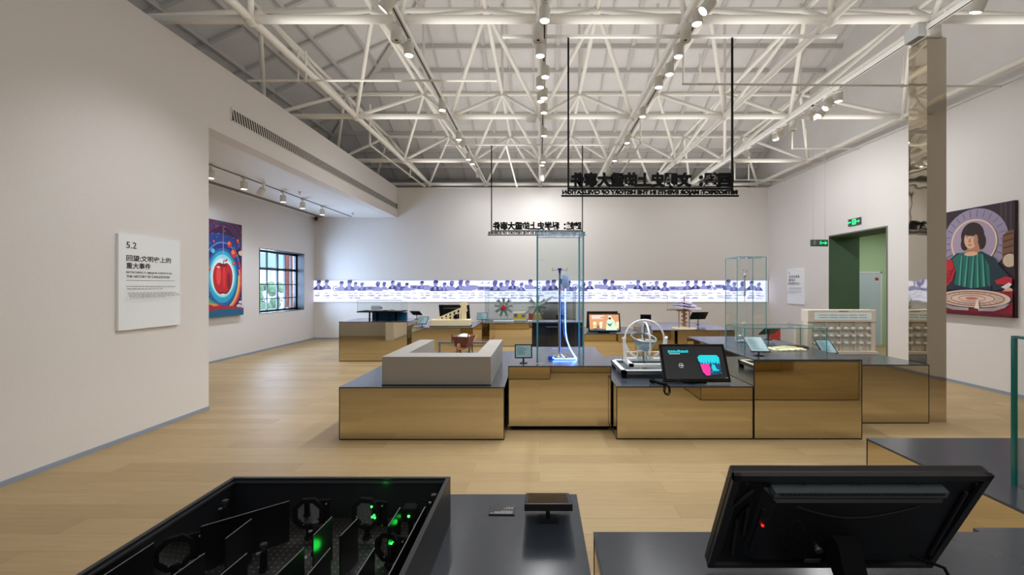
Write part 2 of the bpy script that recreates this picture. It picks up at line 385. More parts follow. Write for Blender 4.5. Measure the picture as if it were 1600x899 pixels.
while y > 2.0:
    xt = min(XRG, XE+(YEV-y)); b = MB(); beam(b, (XE+.02, y, ZE-.03), (xt, y, zl(xt)-.03), .07, .07, ROOFRIB); b.build('rafter', roof); y -= 1.05
b = MB(); beam(b, (XE, YEV, ZE-.03), (XRG, YR, ZR-.03), .14, .14, ROOFRIB); b.build('hip_rafter', roof)
b = MB(); b.bx(XE+.05, 7.5, YEV-.22, YEV-.02, ZE-.30, ZE-.02, mat('eave_beam', (150, 148, 146), .7)); b.build('eave_beam', roof)

# ---------------------------------------------------------------- space frame
ZB, ZT = 4.92, 6.0
xb = [-5.3, -3.54, -1.715, .025, 1.79, 3.57, 4.83, 7.0]; yb = [-.6, 2.35, 5.26, 8.27, 11.18, 13.78]
xt = [(a+c)/2 for a, c in zip(xb, xb[1:])]; yt = [(a+c)/2 for a, c in zip(yb, yb[1:])]
sf = thing('space_frame', 'white tubular steel space frame spanning under the roof', 'roof frame', (0, 0, ZB))
for y in yb:
    b = MB(); b.tube((xb[0], y, 0), (xb[-1]+.4, y, 0), .05, STEEL, 14); b.build('bottom_chord', sf)
for x in xb:
    b = MB(); b.tube((x, yb[0], 0), (x, yb[-1], 0), .05, STEEL, 14); b.build('bottom_chord', sf)
for y in yt:
    b = MB(); b.tube((xt[0], y, ZT-ZB), (xt[-1], y, ZT-ZB), .042, STEEL, 12); b.build('top_chord', sf)
for x in xt:
    b = MB(); b.tube((x, yt[0], ZT-ZB), (x, yt[-1], ZT-ZB), .042, STEEL, 12); b.build('top_chord', sf)
rest = MB(); nb = 0
for j in range(len(yt)-1, -1, -1):
    for i in range(len(xt)):
        for di in (0, 1):
            for dj in (0, 1):
                p = (xt[i], yt[j], ZT-ZB); q = (xb[i+di], yb[j+dj], 0)
                if j >= 2 or (j == 1 and dj == 1 and nb < 98):
                    b = MB(); b.tube(p, q, .036, STEEL, 10); b.build('brace', sf); nb += 1
                else: rest.tube(p, q, .036, STEEL, 8)
o = rest.build('brace_tubes', sf); o['kind'] = 'stuff'
for y in yb[2:]:
    for x in xb: b = MB(); b.ball((x, y, 0), .085, STEEL, 12); b.build('node', sf)
for y in yt[2:]:
    for x in xt: b = MB(); b.ball((x, y, ZT-ZB), .075, STEEL, 12); b.build('node', sf)
for x in xt[1:]:                                       # short struts from the top nodes to the roof
    b = MB(); y = yt[3]; zz = min(zb(y), zl(x)); b.tube((x, y, ZT-ZB), (x, y, zz-ZB), .03, STEEL, 8); b.build('roof_strut', sf)

# ---------------------------------------------------------------- light tracks and lamps
def spot_light(parent, loc, target_dir, power, col=(1, .98, .96), angle=128):
    l = bpy.data.lights.new('lamp_light', 'SPOT'); l.energy = power; l.color = col; l.spot_size = math.radians(angle); l.spot_blend = .9; l.shadow_soft_size = .05
    o = bpy.data.objects.new('lamp_light', l); C.objects.link(o); o.parent = parent; o.location = loc
    o.rotation_euler = Vector(target_dir).to_track_quat('-Z', 'Y').to_euler(); return o
ZTR = 4.80
tr_mat = mat('track_white', (222, 220, 214), .5); tr_slot = mat('track_slot', (40, 40, 42), .6)
tracks = [(-1.65, 'leftmost', 'B'), (.06, 'second', 'C'), (1.86, 'third', 'D'), (4.74, 'rightmost', 'F')]
for x, which, _ in tracks:
    t = thing('light_track', 'white ceiling light track, %s of the four running under the roof frame' % which, 'light track', (x, 0, ZTR))
    b = MB(); b.bx(-.03, .03, 3.6, 13.2, -.02, .03, tr_mat); b.build('rail', t)
    b = MB(); b.bx(-.009, .009, 3.6, 13.2, -.0215, -.0195, tr_slot); b.build('slot', t)
    b = MB()
    for y in (5.0, 7.0, 9.0, 11.0, 13.0): b.bx(-.012, .012, y-.02, y+.02, .02, .068, tr_mat)
    b.build('hanger', t)
LIGHTS = {
 'B': [(598, 15, 'L'), (639, 87, 0), (691, 173, 0), (717, 219, 0), (719, 229, 'L'), (732, 250, 0), (738, 257, 0), (748, 276, 'K')],
 'C': [(851, 33, 0), (844, 88, 0), (852, 121, 0), (844, 137, 0), (850, 154, 0), (845, 159, 0), (850, 177, 0), (850, 213, 0), (849, 254, 0), (847, 259, 0), (849, 271, 'K'), (847, 281, 'K')],
 'D': [(1098, 18, 'L'), (1089, 38, 0), (1060, 89, 0), (1046, 117, 0), (1026, 137, 0), (1004, 183, 0), (980, 224, 0), (959, 252, 0), (949, 271, 'K')],
 'F': [(1524, 20, 'B'), (1310, 159, 0), (1301, 165, 'E'), (1289, 170, 'L'), (1279, 182, 'L'), (1271, 185, 'R'), (1222, 212, 'R'), (1212, 219, 0), (1170, 244, 'E'), (1143, 263, 'K')]}
def spotlight(label, loc, tilt, group, size=1., power=None, drop=.1, tx=None, lcol=(.97, .98, 1), ang=128):
    t = thing('track_spotlight', label, 'spotlight', loc, 0, group)
    a = {0: (0, 0, -1), 'L': (-.66, .06, -.75), 'R': (.62, .55, -.62), 'W': (-.5, 0, -.85), 'B': (-.13, .34, -.9), 'E': (.7, .1, -.7), 'K': (0, .7, -.7)}[tilt]; a = Vector(a).normalized(); r = .062*size; h = .15*size
    b = MB(); c = Vector((0, 0, 0)); top = -a*h
    b.lathe([(0, 0), (r*.9, .0), (r, .01), (r, h), (r*.86, h), (r*.82, h-.012), (0, h-.012)], top, STEEL, 20, a); b.build('lamp_body', t)
    b = MB(); b.lathe([(r*.8, 0), (0, .004)], -a*.010, LENS, 20, a); b.build('lens', t)
    b = MB(); e = Vector((top.x if tx is None else tx, top.y, h+drop)); k1 = Vector((top.x, top.y, (top.z+e.z)/2)); b.path([top+Vector((0, 0, -.02)), k1, Vector((e.x, e.y, e.z-.03)), e], .013, STEEL, 8); b.cb((e.x, e.y, e.z-.012), (.05, .09, .024), STEEL); b.build('track_arm', t)
    spot_light(t, a*.012, a, SPOT_W if power is None else power, lcol, ang)
    return t
for (x, which, key) in tracks:
    for k, (px, py, tl) in enumerate(LIGHTS[key]):
        zl_ = 4.58; d = DZ(py, zl_); X = PX(px, d)
        X = max(x-.10, min(x+.10, X)) if tl == 0 else max(x-.16, min(x+.16, X))
        spotlight('white cylinder spotlight, %s from the near end of the %s ceiling track' % (ORD[k], which), (X, d, zl_), tl, 'spotlights on the ceiling tracks', power=170 if (key, k) in (('B', 0), ('F', 0)) else None, drop=.052, tx=x-X, ang=70 if (key, k) == ('B', 0) else 128)
# unlit cylindrical devices under the nodes
for x, y, lab in ((xb[2], 5.26, 'leftmost white cylinder downlight, unlit, under a frame node near the camera'), (xb[3]-.02, 5.26, 'middle unlit white cylinder downlight hanging under a near frame node'), (xb[4], 5.26, 'unlit white cylinder downlight under the near node behind the larger hanging sign'), (xb[6], 8.27, 'unlit white cylinder downlight under the frame node left of the exit opening')):
    t = thing('unlit_downlight', lab, 'downlight', (x+(.025 if x > 4.5 else -.02), y-.06, 4.62), 0, 'unlit downlights under frame nodes')
    b = MB(); b.lathe([(0, .2), (.06, .2), (.066, .19), (.066, 0), (.05, 0), (.045, .012), (0, .012)], (0, 0, 0), STEEL, 20); b.build('lamp_body', t)
    b = MB(); b.lathe([(.022, 0), (0, 0)], (0, 0, .011), BLACK, 12); b.build('lens', t)
    b = MB(); b.tube((0, 0, .19), (0, 0, .245), .015, STEEL); b.build('stem', t)
# alcove track
t = thing('light_track', 'slim dark light track on the white alcove ceiling', 'light track', (-5.75, 0, HB))
b = MB(); b.bx(-.012, .012, 5.0, 13.1, -.012, 0, mat('track_dark', (90, 88, 88), .6)); b.build('rail', t)
for k, (px, py, tl) in enumerate([(357, 279, 0), (406, 296, 0), (430, 304, 'W'), (460, 316, 0), (490, 326, 0), (519, 336, 0)]):
    z = HB-.24; d = DZ(py, z)
    spotlight('white cylinder spotlight, %s from the near end of the alcove track' % ORD[k], (-5.75, d, z), tl, 'spotlights in the alcove', 1.0, 62, .075, None, (.82, .88, 1))
for px, py, lab in ((468, 300, 'small sprinkler head on the alcove ceiling, nearer one'), (551, 333, 'small sprinkler head on the alcove ceiling beside the track end')):
    d = DZ(py, HB); t = thing('sprinkler', lab, 'sprinkler', (PX(px, d), d, HB))
    b = MB(); b.lathe([(.035, 0), (.03, -.012), (.01, -.015), (.01, -.05)], (0, 0, 0), CHROME, 12); b.build('stem', t)
    b = MB(); b.lathe([(0, -.055), (.028, -.055), (.028, -.05), (0, -.05)], (0, 0, 0), CHROME, 12); b.build('deflector', t)
t = thing('security_camera', 'small black dome camera in the back corner of the alcove', 'camera', (PX(494, 13.2), 13.2, 3.70))
b = MB(); b.lathe([(.05, .07), (.055, 0), (.05, -.01)], (0, 0, 0), BLACK, 16); b.build('mount', t)
b = MB(); b.ball((0, 0, -.005), .046, SCREENOFF, 14); b.build('dome', t)

# ---------------------------------------------------------------- pipes
def pipe(label, pts, drops=(), r=.016):
    t = thing('sprinkler_pipe', label, 'pipe', pts[0])
    o = Vector(pts[0]); b = MB()
    for p, q in zip(pts, pts[1:]): b.tube(Vector(p)-o, Vector(q)-o, r, STEEL, 10); b.ball(Vector(q)-o, r*1.5, STEEL, 8)
    b.build('pipe_run', t)
    for p in drops:
        b = MB(); p = Vector(p)-o; b.tube(p, p+Vector((0, 0, .45)), r*.9, STEEL, 8); b.ball(p, r*1.7, STEEL, 8); b.build('drop', t)
pipe('long white sprinkler pipe crossing from the left wall at the near bay', [(-4.40, 6.47, 4.75), (-.66, 6.47, 4.75)], [(PX(466, 6.47), 6.47, 4.75), (PX(478, 6.47), 6.47, 4.75)])
pipe('long white sprinkler pipe crossing to the right wall behind the mirrored pillar', [(2.17, 6.47, 5.3), (2.17, 6.47, 4.70), (6.95, 6.47, 4.66)], [(PX(1094, 6.47), 6.47, 4.70), (PX(1410, 6.47), 6.47, 4.67)])
pipe('thin white pipe running back along the left wall above the air grille', [(-3.69, 9.33, 5.6), (-3.69, 9.33, 4.72), (-3.55, 13.2, 4.72)], [(-3.62, 12.0, 4.72)], .022)
pipe('thin white pipe running to the back wall beside the third light track', [(2.15, 9.12, 5.5), (2.15, 9.12, 4.70), (2.25, 13.0, 4.70)], [], .022)
pipe('thin white pipe running to the back wall between two light tracks', [(-.75, 9.6, 4.80), (-.70, 13.2, 4.72)], [], .022)
pipe('white pipe elbow reaching the right wall above the hanging exit sign', [(5.60, 9.5, 5.3), (5.60, 9.5, 4.69), (7.05, 9.5, 4.69)], [(5.9, 9.5, 4.69)])
pipe('white pipe elbow reaching the right wall in the back corner', [(5.6, 12.3, 5.2), (5.6, 12.3, 4.69), (7.05, 12.3, 4.69)], [(6.0, 12.3, 4.69)])
pipe('long white conduit laid on the right wall top', [(7.2, 4.0, 4.78), (7.2, 13.2, 4.78)], [], .03)
t = thing('white_device_box', 'small white box mounted under the roof frame near the second track', 'device box', (PX(830, 8.1), 8.12, 4.78)); b = MB(); b.bx(-.09, .09, -.05, .05, -.02, .06, WHITE); b.build('casing', t, .006)
b = MB(); b.tube((0, 0, .05), (0, 0, .13), .01, STEEL); b.build('bracket', t)

# ---------------------------------------------------------------- air grille in the header
t = thing('air_grille', 'long slatted air grille set into the header above the alcove opening', 'vent', (XL, 0, 4.11))
b = MB(); b.bx(-.002, .006, 6.15, 13.3, -.085, .085, mat('grille_dark', (52, 44, 40), .8)); b.build('backing', t)
b = MB()
for a, c, d, e in ((6.13, 13.32, .08, .095), (6.13, 13.32, -.095, -.08), (6.13, 6.15, -.09, .09)): b.bx(0, .012, a, c, d, e, WALL)
b.build('frame', t)
b = MB(); y = 6.2
while y < 13.2:
    b.add([(.011, y, -.08), (.011, y+.022, -.08), (.011, y-.022, .08), (.011, y-.044, .08)], [(0, 1, 2, 3)], WALL); y += .056
b.build('slats', t)

# ---------------------------------------------------------------- mirrored pillar
b = MB(); px0, px1, py0, py1 = 4.69, 4.925, 5.19, 5.45; b.bx(px0, px1, py0, py1, 0, 4.66, PILLAR)
pil = thing('mirrored_pillar', 'tall square pillar clad in wavy mirrored steel', 'pillar', (0, 0, 0)); b.build('cladding', pil)
b = MB(); b.bx(px0+.03, px1-.03, py0+.03, py1-.03, 4.66, 4.86, STEEL); b.bx(px0-.02, px1-.06, py0-.02, py1-.06, 4.655, 4.67, STEEL); b.build('steel_stub', pil)
b = MB(); b.bx(px0-.07, px0+.02, py0+.04, py1-.02, 4.70, 4.86, mat('concrete_grey', (170, 170, 168), .8)); b.build('bracket_box', pil)

# ---------------------------------------------------------------- signs hanging in the hall (read from the far side)
def hang_sign(label, d, xa, xc, cn, en, sx0, sx1, tx0, tx1):
    t = thing('hanging_sign', label, 'sign', ((xa+xc)/2, d, 0)); c = (xa+xc)/2
    for x in (xa-c, xc-c):
        b = MB(); b.bx(x-.011, x+.011, -.011, .011, 2.84, 4.83, MATTE); b.build('hanging_rod', t)
    b = MB(); b.bx(xa-c, xc-c, -.012, .012, 2.885, 2.91, MATTE); b.build('title_rail', t)
    b = MB(); b.bx(sx0-c, sx1-c, -.014, .014, 2.795, 2.815, MATTE); b.build('subtitle_rail', t)
    text_mesh('title_lettering', cn, .2, MATTE, t, (xc-c-.02, 0, 2.912), (PI/2, 0, PI), .015, .0105, xc-xa-.05, height=.195)
    text_mesh('subtitle_lettering', en, .08, MATTE, t, (sx1-c-.012, .006, 2.812), (PI/2, 0, PI), .012, .0042, sx1-sx0-.024, height=.068)
    b = MB(); b.bx(tx0-c, tx1-c, -.02, .02, 4.835, 4.865, tr_mat); b.build('support_track', t)
dA, dB = 5.5, 9.72
hang_sign('larger black hanging sign with reversed lettering, nearer the camera', dA, PX(888, dA), PX(1144, dA), '回望：文明史上的重大事件', 'RETROSPECT: MAJOR EVENTS IN THE HISTORY OF CIVILIZATION', PX(877, dA), PX(1154, dA), PX(785, dA), PX(1307, dA))
hang_sign('smaller looking black hanging sign with reversed lettering above the glass case', dB, PX(768, dB), PX(910, dB), '跨越：科学史上的重大事件', 'CROSS-DOMAIN MAJOR EVENTS IN THE HISTORY OF SCIENCE', PX(762, dB), PX(915, dB), PX(695, dB), PX(990, dB))
# ---------------------------------------------------------------- display plinths
def plinth(label, x0, x1, y0, y1, z, kick=0., group='mirrored display plinths', name='display_plinth', cat='plinth'):
    t = thing(name, label, cat, ((x0+x1)/2, (y0+y1)/2, 0), 0, group); hx, hy = (x1-x0)/2, (y1-y0)/2
    b = MB(); b.bx(-hx, hx, -hy, hy, max(kick, .012), z-.014, MIRROR); b.build('mirrored_body', t)
    b = MB(); b.bx(-hx-.002, hx+.002, -hy-.002, hy+.002, z-.014, z, TOP); b.build('top', t)
    b = MB(); b.bx(-hx+.03*(kick > 0), hx-.03*(kick > 0), -hy+.03*(kick > 0), hy-.03*(kick > 0), 0, max(kick, .012), MATTE); b.build('base', t)
    for sx in (-1, 1):
        for sy in (-1, 1): b = MB(); b.cb((sx*(hx-.0025), sy*(hy-.0025), z/2+kick/2), (.008, .008, z-kick-.03), BLACK); b.build('corner_trim', t)
    return t
Z1, Z2, Z3, Z4, Z5 = .568, .7375, .571, .859, .706
plinth('low mirrored plinth under the grey U shaped counter', -2.143, -.378, 4.587, 7.10, Z1)
plinth('mirrored plinth carrying the tall glass case with the blue light', -.355, .817, 4.89, 6.42, Z2, .05)
plinth('low mirrored plinth under the gyroscope and the large touch monitor', .828, 2.294, 4.606, 6.55, Z3)
plinth('tallest mirrored plinth, with two glass cases on its dark top', 2.304, 3.465, 4.606, 6.70, Z4)
plinth('mirrored plinth against the tall mirrored pillar', 3.60, 4.67, 5.14, 6.50, Z5)
plinth('far left mirrored plinth below the raised glass showcase', -4.38, -2.89, 9.37, 10.42, .867)
plinth('mirrored plinth under the cream ramp model', -2.80, -1.46, 9.37, 10.85, .74)
plinth('mirrored plinth by the back wall under the two radial engines', -1.78, 1.10, 11.67, 13.15, .64)
plinth('mirrored plinth under the orange touch monitor', .985, 2.32, 9.65, 11.3, .57)
plinth('mirrored plinth under the aerial screw model', 2.335, 4.02, 8.84, 10.7, .74)
TB = MATS['charcoal_top']
plinth('nearest dark topped plinth carrying the black optics tank', -1.41, .19, .25, 2.22, .57, 0, 'dark topped plinths nearest the camera')
plinth('dark topped plinth under the nearest touch monitor seen from behind', .21, 1.70, .1, 1.653, .70, 0, 'dark topped plinths nearest the camera')
plinth('dark topped plinth right beside the nearest touch monitor plinth', 1.712, 2.30, .1, 1.69, .695, 0, 'dark topped plinths nearest the camera')
plinth('dark topped plinth at the right edge with a thick glass case on it', 2.32, 4.6, 1.2, 3.04, .57, 0, 'dark topped plinths nearest the camera')
# dark cabinet
t = thing('dark_cabinet', 'dark navy glass fronted cabinet behind the tall glass case', 'cabinet', (.375, 9.28, 0)); NV = mat('navy_glass', (10, 20, 34), .12, coat=.3)
b = MB(); b.bx(-.535, .535, -.26, .27, 0, .87, mat('navy_body', (12, 20, 32), .3)); b.build('body', t)
b = MB(); b.bx(-.52, .52, -.28, -.262, .03, .85, NV); b.build('door_panel', t)
b = MB(); b.bx(-.24, .0, -.29, -.28, .785, .795, ALU); b.build('handle_or_glint', t)  # pale bar stands in for a reflected light line, not a real handle
b = MB(); b.bx(-.54, .54, -.285, .275, .87, .89, TOP); b.build('top', t)

# ---------------------------------------------------------------- tablets and monitors
TABS = mat('tablet_screen', (120, 150, 156), .2, emit=.32, ecol=(150, 186, 192)); TABT = mat('tablet_text', (60, 84, 92), .5, emit=.05)
def tilted(a, z, y=0.): return Matrix.Translation((0, y, z)) @ Matrix.Rotation(-a, 4, 'X')
def tablet(label, loc, rotz, wd=.24, ht=.18, tilt=25, lift=.11, group='information tablets on stands', seed=0, stand_y=.04, th=.012, scr=None):
    t = thing('tablet', label, 'tablet', loc, rotz, group); M = tilted(math.radians(tilt), lift); rn = random.Random(seed)
    b = MB(); b.M = M; b.bx(-wd/2, wd/2, 0, th, 0, ht, BLACK); b.build('housing', t, .003)
    a = Art(); a.M = M; a.rect(-wd/2+.014, wd/2-.014, .014, ht-.014, scr or TABS)
    v = ht-.035
    while v > .035 and scr is None:
        a.rect(-wd/2+.03, -wd/2+.03+rn.uniform(.4, .85)*(wd-.06), v-.003, v+.002, TABT); v -= .016
    a.build('screen', t)
    b = MB(); q = M @ Vector((0, .015, ht*.5)); b.path([(0, stand_y, .006), (0, stand_y, .05), (0, (stand_y+q.y)/2, (q.z+.05)/2), q], .010, BLACK, 8); b.build('stand', t)
    b = MB(); b.cb((0, stand_y, .004), (.09, .07, .008), BLACK); b.build('stand_base', t)
    return t
tablet('upright tablet on the plinth top beside the tall glass case', (PX(818, 5.03), 5.03, Z2), math.radians(4), .205, .165, 10, .062, seed=1)
tablet('dark tablet seen from behind at the rear of the far left plinth', (PX(653, 10.15), 10.15, .867), PI-.3, .26, .17, 55, .10, seed=2)
tablet('tilted tablet in front of the cream ramp model', (PX(658, 9.5), 9.5, .74), math.radians(-14), .25, .20, 38, .065, seed=3)
tablet('tablet at the left end of the back wall plinth beside the ramp model', (PX(753, 11.8), 11.76, .64), math.radians(-6), .29, .20, 22, .085, seed=4)
tablet('small black tablet standing on the dark cabinet', (PX(875, 9.35), 9.35, .89), PI, .17, .11, 20, .03, seed=5)
tablet('black tablet seen from behind above the gyroscope ring', (PX(1009, 10.35), 10.35, .74), PI-.25, .25, .2, 45, .09, seed=6)
tablet('tablet at the front left corner of the tallest plinth', (PX(1189, 4.80), 4.80, Z4), math.radians(-4), .215, .28, 60, .055, seed=7, stand_y=.06)
tablet('tablet on the plinth in front of the wooden ball board', (PX(1302, 5.5), 5.55, Z5), math.radians(-4), .20, .25, 52, .07, seed=8)
tablet('tablet seen from behind at the rear right of the tallest plinth', (PX(1191, 6.35)+.06, 6.36, Z4), PI+.35, .30, .16, 48, .08, seed=9)
tablet('wide dark tablet seen from behind beside the aerial screw model', (PX(1089, 10.1), 10.1, .74), PI+.2, .42, .22, 38, .13, seed=10)
tablet('tablet seen from above on the nearest plinth beside the optics tank', (PX(856, 2.0), 2.10, .57), PI, .21, .25, 74, .066, seed=11, stand_y=.12, th=.03, scr=mat('tablet_off', (44, 42, 40), .12))

def monitor(label, loc, rotz, lift=.027, tilt=27, art=None, back=False, group='large touch monitors'):
    W, HT = .742, .437
    t = thing('touch_monitor', label, 'monitor', loc, rotz, group); M = tilted(math.radians(tilt), lift)
    b = MB(); b.M = M; b.bx(-W/2, W/2, 0, .03, 0, HT, BLACK); b.build('housing', t, .006)
    a = Art(); a.M = M; a.rect(-W/2+.006, W/2-.006, .006, HT-.006, SCREENOFF); i = .032; (art or (lambda a, u0, u1, v0, v1: None))(a, -W/2+i, W/2-i, i, HT-i); a.build('screen', t)
    b = MB(); q = M @ Vector((0, .06, .13)); q2 = M @ Vector((0, .06, .20))
    y0 = q.y+.10
    b.add([(x, y, z) for x in (-.035, .035) for y, z in ((q.y, q.z), (q2.y, q2.z), (q2.y+.03, q2.z-.01), (y0+.02, .012), (y0-.02, .012))],
          [(0, 1, 2, 3, 4), (9, 8, 7, 6, 5), (0, 5, 6, 1), (1, 6, 7, 2), (2, 7, 8, 3), (3, 8, 9, 4), (4, 9, 5, 0)], MATTE)
    b.cb((0, y0-.04, .006), (.26, .20, .012), MATTE); b.build('stand', t, .002)
    b = MB(); b.M = M
    b.add([(x, y, z) for (x, y, z) in ((-.27, .03, .06), (.27, .03, .06), (.27, .03, .375), (-.27, .03, .375), (-.24, .062, .08), (.24, .062, .08), (.24, .062, .35), (-.24, .062, .35))],
          [(4, 7, 6, 5), (0, 4, 5, 1), (1, 5, 6, 2), (2, 6, 7, 3), (3, 7, 4, 0)], mat('monitor_back', (22, 23, 25), .4)); b.build('back_cover', t)
    if back:
        DG = mat('monitor_rib', (34, 36, 38), .4); BR = mat('vent_bright', (120, 130, 136), .35, .6); HOLE = mat('vent_hole', (10, 10, 11), .8)
        b = MB(); b.M = M
        for x0, x1, z0, z1 in ((-W/2, W/2, HT-.022, HT), (-W/2, W/2, 0, .014), (-W/2, -W/2+.02, 0, HT), (W/2-.02, W/2, 0, HT)): b.bx(x0, x1, .03, .042, z0, z1, DG)
        b.build('rear_lip', t)
        b = MB(); b.M = M; b.bx(-.25, .25, .03, .058, .366, .388, BR)
        for k in range(62):
            for r in range(2): b.cb((-.235+k*.0077, .0585, .378+r*.005), (.0045, .002, .003), HOLE)
        b.build('vent_strip', t)
        b = MB(); b.M = M                                                       # side relief and speaker grille (seen at left from behind)
        b.path([(.345, .034, .05), (.345, .034, .30), (.30, .034, .37)], .006, DG, 6); b.path([(.30, .034, .06), (.32, .034, .24), (.30, .034, .30), (.285, .034, .16)], .006, DG, 6)
        b.path([(-.345, .034, .06), (-.33, .034, .36)], .006, DG, 6)
        for k in range(5): b.lathe([(.004, 0), (.004, .003), (0, .003)], (.33-k*.165, .042, HT-.03), HOLE, 8, (0, 1, 0))
        b.path([(-.18+.36*s/16, .064, .335-.05*math.sin(PI*s/16)) for s in range(17)], .003, HOLE, 5)
        b.build('rear_ribs', t)
        b = MB(); b.M = M
        for k in range(15):
            hh = .06*math.sin(PI*(k+1)/16); b.bx(.12+k*.0055, .1225+k*.0055, .062, .0645, .21-hh, .21+hh, DG)
        b.build('speaker_grille', t)
        b = MB(); b.M = M; b.bx(.245, .262, .03, .05, .10, .30, mat('port_metal', (60, 60, 62), .4, .7)); pp = b.build('port_panel', t)
        b = MB(); b.M = M; b.cb((.25, .053, .235), (.006, .006, .006), mat('led_red', (230, 30, 30), .4, emit=3)); b.build('indicator_light', pp)
        b = MB(); b.M = M; b.cb((.06, .0635, .075), (.05, .002, .016), mat('rating_label', (70, 72, 76), .6)); b.build('rating_label', t)
        b = MB(); b.M = M; b.lathe([(.012, 0), (.012, .006), (0, .006)], (.055, .062, .13), ALU, 12, (0, 1, 0)); b.build('lock_screw', t)
        b = MB(); q = M @ Vector((-.26, .045, .075)); b.path([q, q+Vector((-.03, .03, .0)), (-.32, q.y+.06, .08), (-.335, q.y+.09, .02), (-.335, q.y+.12, .006), (-.30, q.y+.3, .006)], .005, MATTE, 8); b.build('power_cable', t)
    return t
OR = mat('screen_orange', (190, 136, 96), .4, emit=.55, ecol=(205, 146, 102)); CREAM = mat('screen_cream', (226, 214, 180), .4, emit=.55, ecol=(226, 216, 182)); MINT = mat('screen_mint', (190, 214, 190), .4, emit=.6, ecol=(196, 220, 196))
TEALS = mat('screen_teal', (44, 104, 110), .4, emit=.4, ecol=(44, 110, 112)); MUST = mat('screen_mustard', (222, 180, 90), .4, emit=.5, ecol=(226, 184, 92)); DKS = mat('screen_dark', (40, 40, 46), .4, emit=.15)
CYAN = mat('screen_cyan', (20, 190, 205), .4, emit=.8, ecol=(20, 196, 210)); MAG = mat('screen_magenta', (225, 50, 150), .4, emit=.8, ecol=(230, 50, 150)); DBL = mat('screen_deep_blue', (24, 74, 110), .4, emit=.5, ecol=(20, 80, 120)); CHAR = mat('screen_charcoal', (36, 38, 40), .3, emit=.08, ecol=(60, 64, 66)); SWH = mat('screen_white', (225, 230, 232), .4, emit=.7)
def art_orange(a, u0, u1, v0, v1):
    W, V = u1-u0, v1-v0; p = lambda x, y: (u0+x*W, v0+y*V)
    a.rect(u0, u1, v0, v1, OR)
    for k, (ww, y) in enumerate(((.42, .90), (.30, .81), (.38, .74))): a.rect(u0+.08*W, u0+(.08+ww)*W, v0+y*V-.006, v0+y*V+(.010 if k < 2 else .003), SWH)
    a.rect(u0, u1, v0, v0+.09*V, TEALS)
    a.poly([p(.55, .02), p(.57, .35), p(.60, .62), p(.68, .78), p(.78, .76), p(.84, .60), p(.88, .35), p(.93, .02)], MINT)
    a.ell(*p(.70, .84), .10*W*.6, .10*V, CREAM); a.ell(*p(.695, .75), .07*W*.6, .075*V, DKS)
    a.poly([p(.60, .50), p(.66, .40), p(.76, .42), p(.80, .56), p(.74, .44), p(.70, .24), p(.62, .34)], TEALS)
    for x in (.18, .39, .95): a.poly([p(x-.06, .52), p(x+.05, .55), p(x+.04, .30), p(x+.02, .14), p(x-.04, .14), p(x-.05, .34)], CREAM)
    a.poly([p(.13, .34), p(.25, .36), p(.22, .22), p(.15, .2)], MUST); a.poly([p(.24, .08), p(.27, .32), p(.31, .34), p(.33, .08)], TEALS); a.rect(u0+.14*W, u0+.34*W, v0+.07*V, v0+.12*V, DKS); a.ell(*p(.29, .10), .02, .014, MAG)
def art_dark(a, u0, u1, v0, v1):
    W, V = u1-u0, v1-v0; p = lambda x, y: (u0+x*W, v0+y*V); rn = random.Random(3)
    a.rect(u0, u1, v0, v1, CHAR)
    x = .09
    for k in range(8):
        ww = rn.choice((.035, .045, .03)); a.rect(u0+x*W, u0+(x+ww)*W, v0+.80*V, v0+(.86+rn.uniform(0, .03))*V, CYAN); a.rect(u0+(x+.012)*W, u0+(x+.02)*W, v0+.82*V, v0+.845*V, CHAR); x += ww+.008
    a.rect(u0+.10*W, u0+.28*W, v0+.755*V, v0+.77*V, SWH)
    a.ring(*p(.27, .40), .026, .026, .003, SWH); a.line([p(.245, .40), p(.29, .40)], .005, SWH); a.poly([p(.275, .43), p(.297, .40), p(.275, .37)], SWH)
    a.poly([p(.56, .66), p(.60, .72), p(.88, .72), p(.915, .64), p(.91, .24), p(.86, .13), p(.66, .09), p(.60, .20)], DBL)
    a.poly([p(.56, .66), p(.60, .72), p(.88, .72), p(.915, .64), p(.91, .44), p(.80, .48), p(.70, .44), p(.60, .48), p(.565, .54)], CYAN)
    a.poly([p(.585, .44), p(.72, .46), p(.74, .30), p(.72, .10), p(.66, .09), p(.61, .2)], MAG)
    a.poly([p(.78, .46), p(.82, .42), p(.84, .30), p(.88, .24), p(.78, .22), p(.76, .32)], CYAN)
    for k in range(14): a.ell(*p(.60+.022*k, .47+rn.uniform(-.02, .02)), .006, .012, DBL if k % 2 else CYAN, 8)
    for k in range(12): a.ell(*p(.74+.014*k, .20+rn.uniform(-.05, .05)), .004, .007, CYAN if k % 2 else DBL, 8)
    a.rect(u0+.955*W, u0+.99*W, v0+.012*V, v0+.018*V, SWH)
monitor('large touch monitor on the gyroscope plinth, dark screen with cyan and magenta shapes', ((PX(1090, 4.7)), 4.70, Z3), 0, .027, 27, art_dark)
monitor('touch monitor showing an orange cartoon screen', (PX(945, 9.75), 9.78, .57), 0, .03, 16, art_orange)
monitor('black touch monitor standing back to back behind the orange screen', (PX(941, 10.35), 10.5, .57), PI, .06, 20)
monitor('black touch monitor behind the cream ramp model', (PX(711, 10.55), 10.6, .74), PI, .05, 22)
monitor('nearest large touch monitor seen from behind', (.928, 1.456, .70), PI, .035, 26.6, None, True)

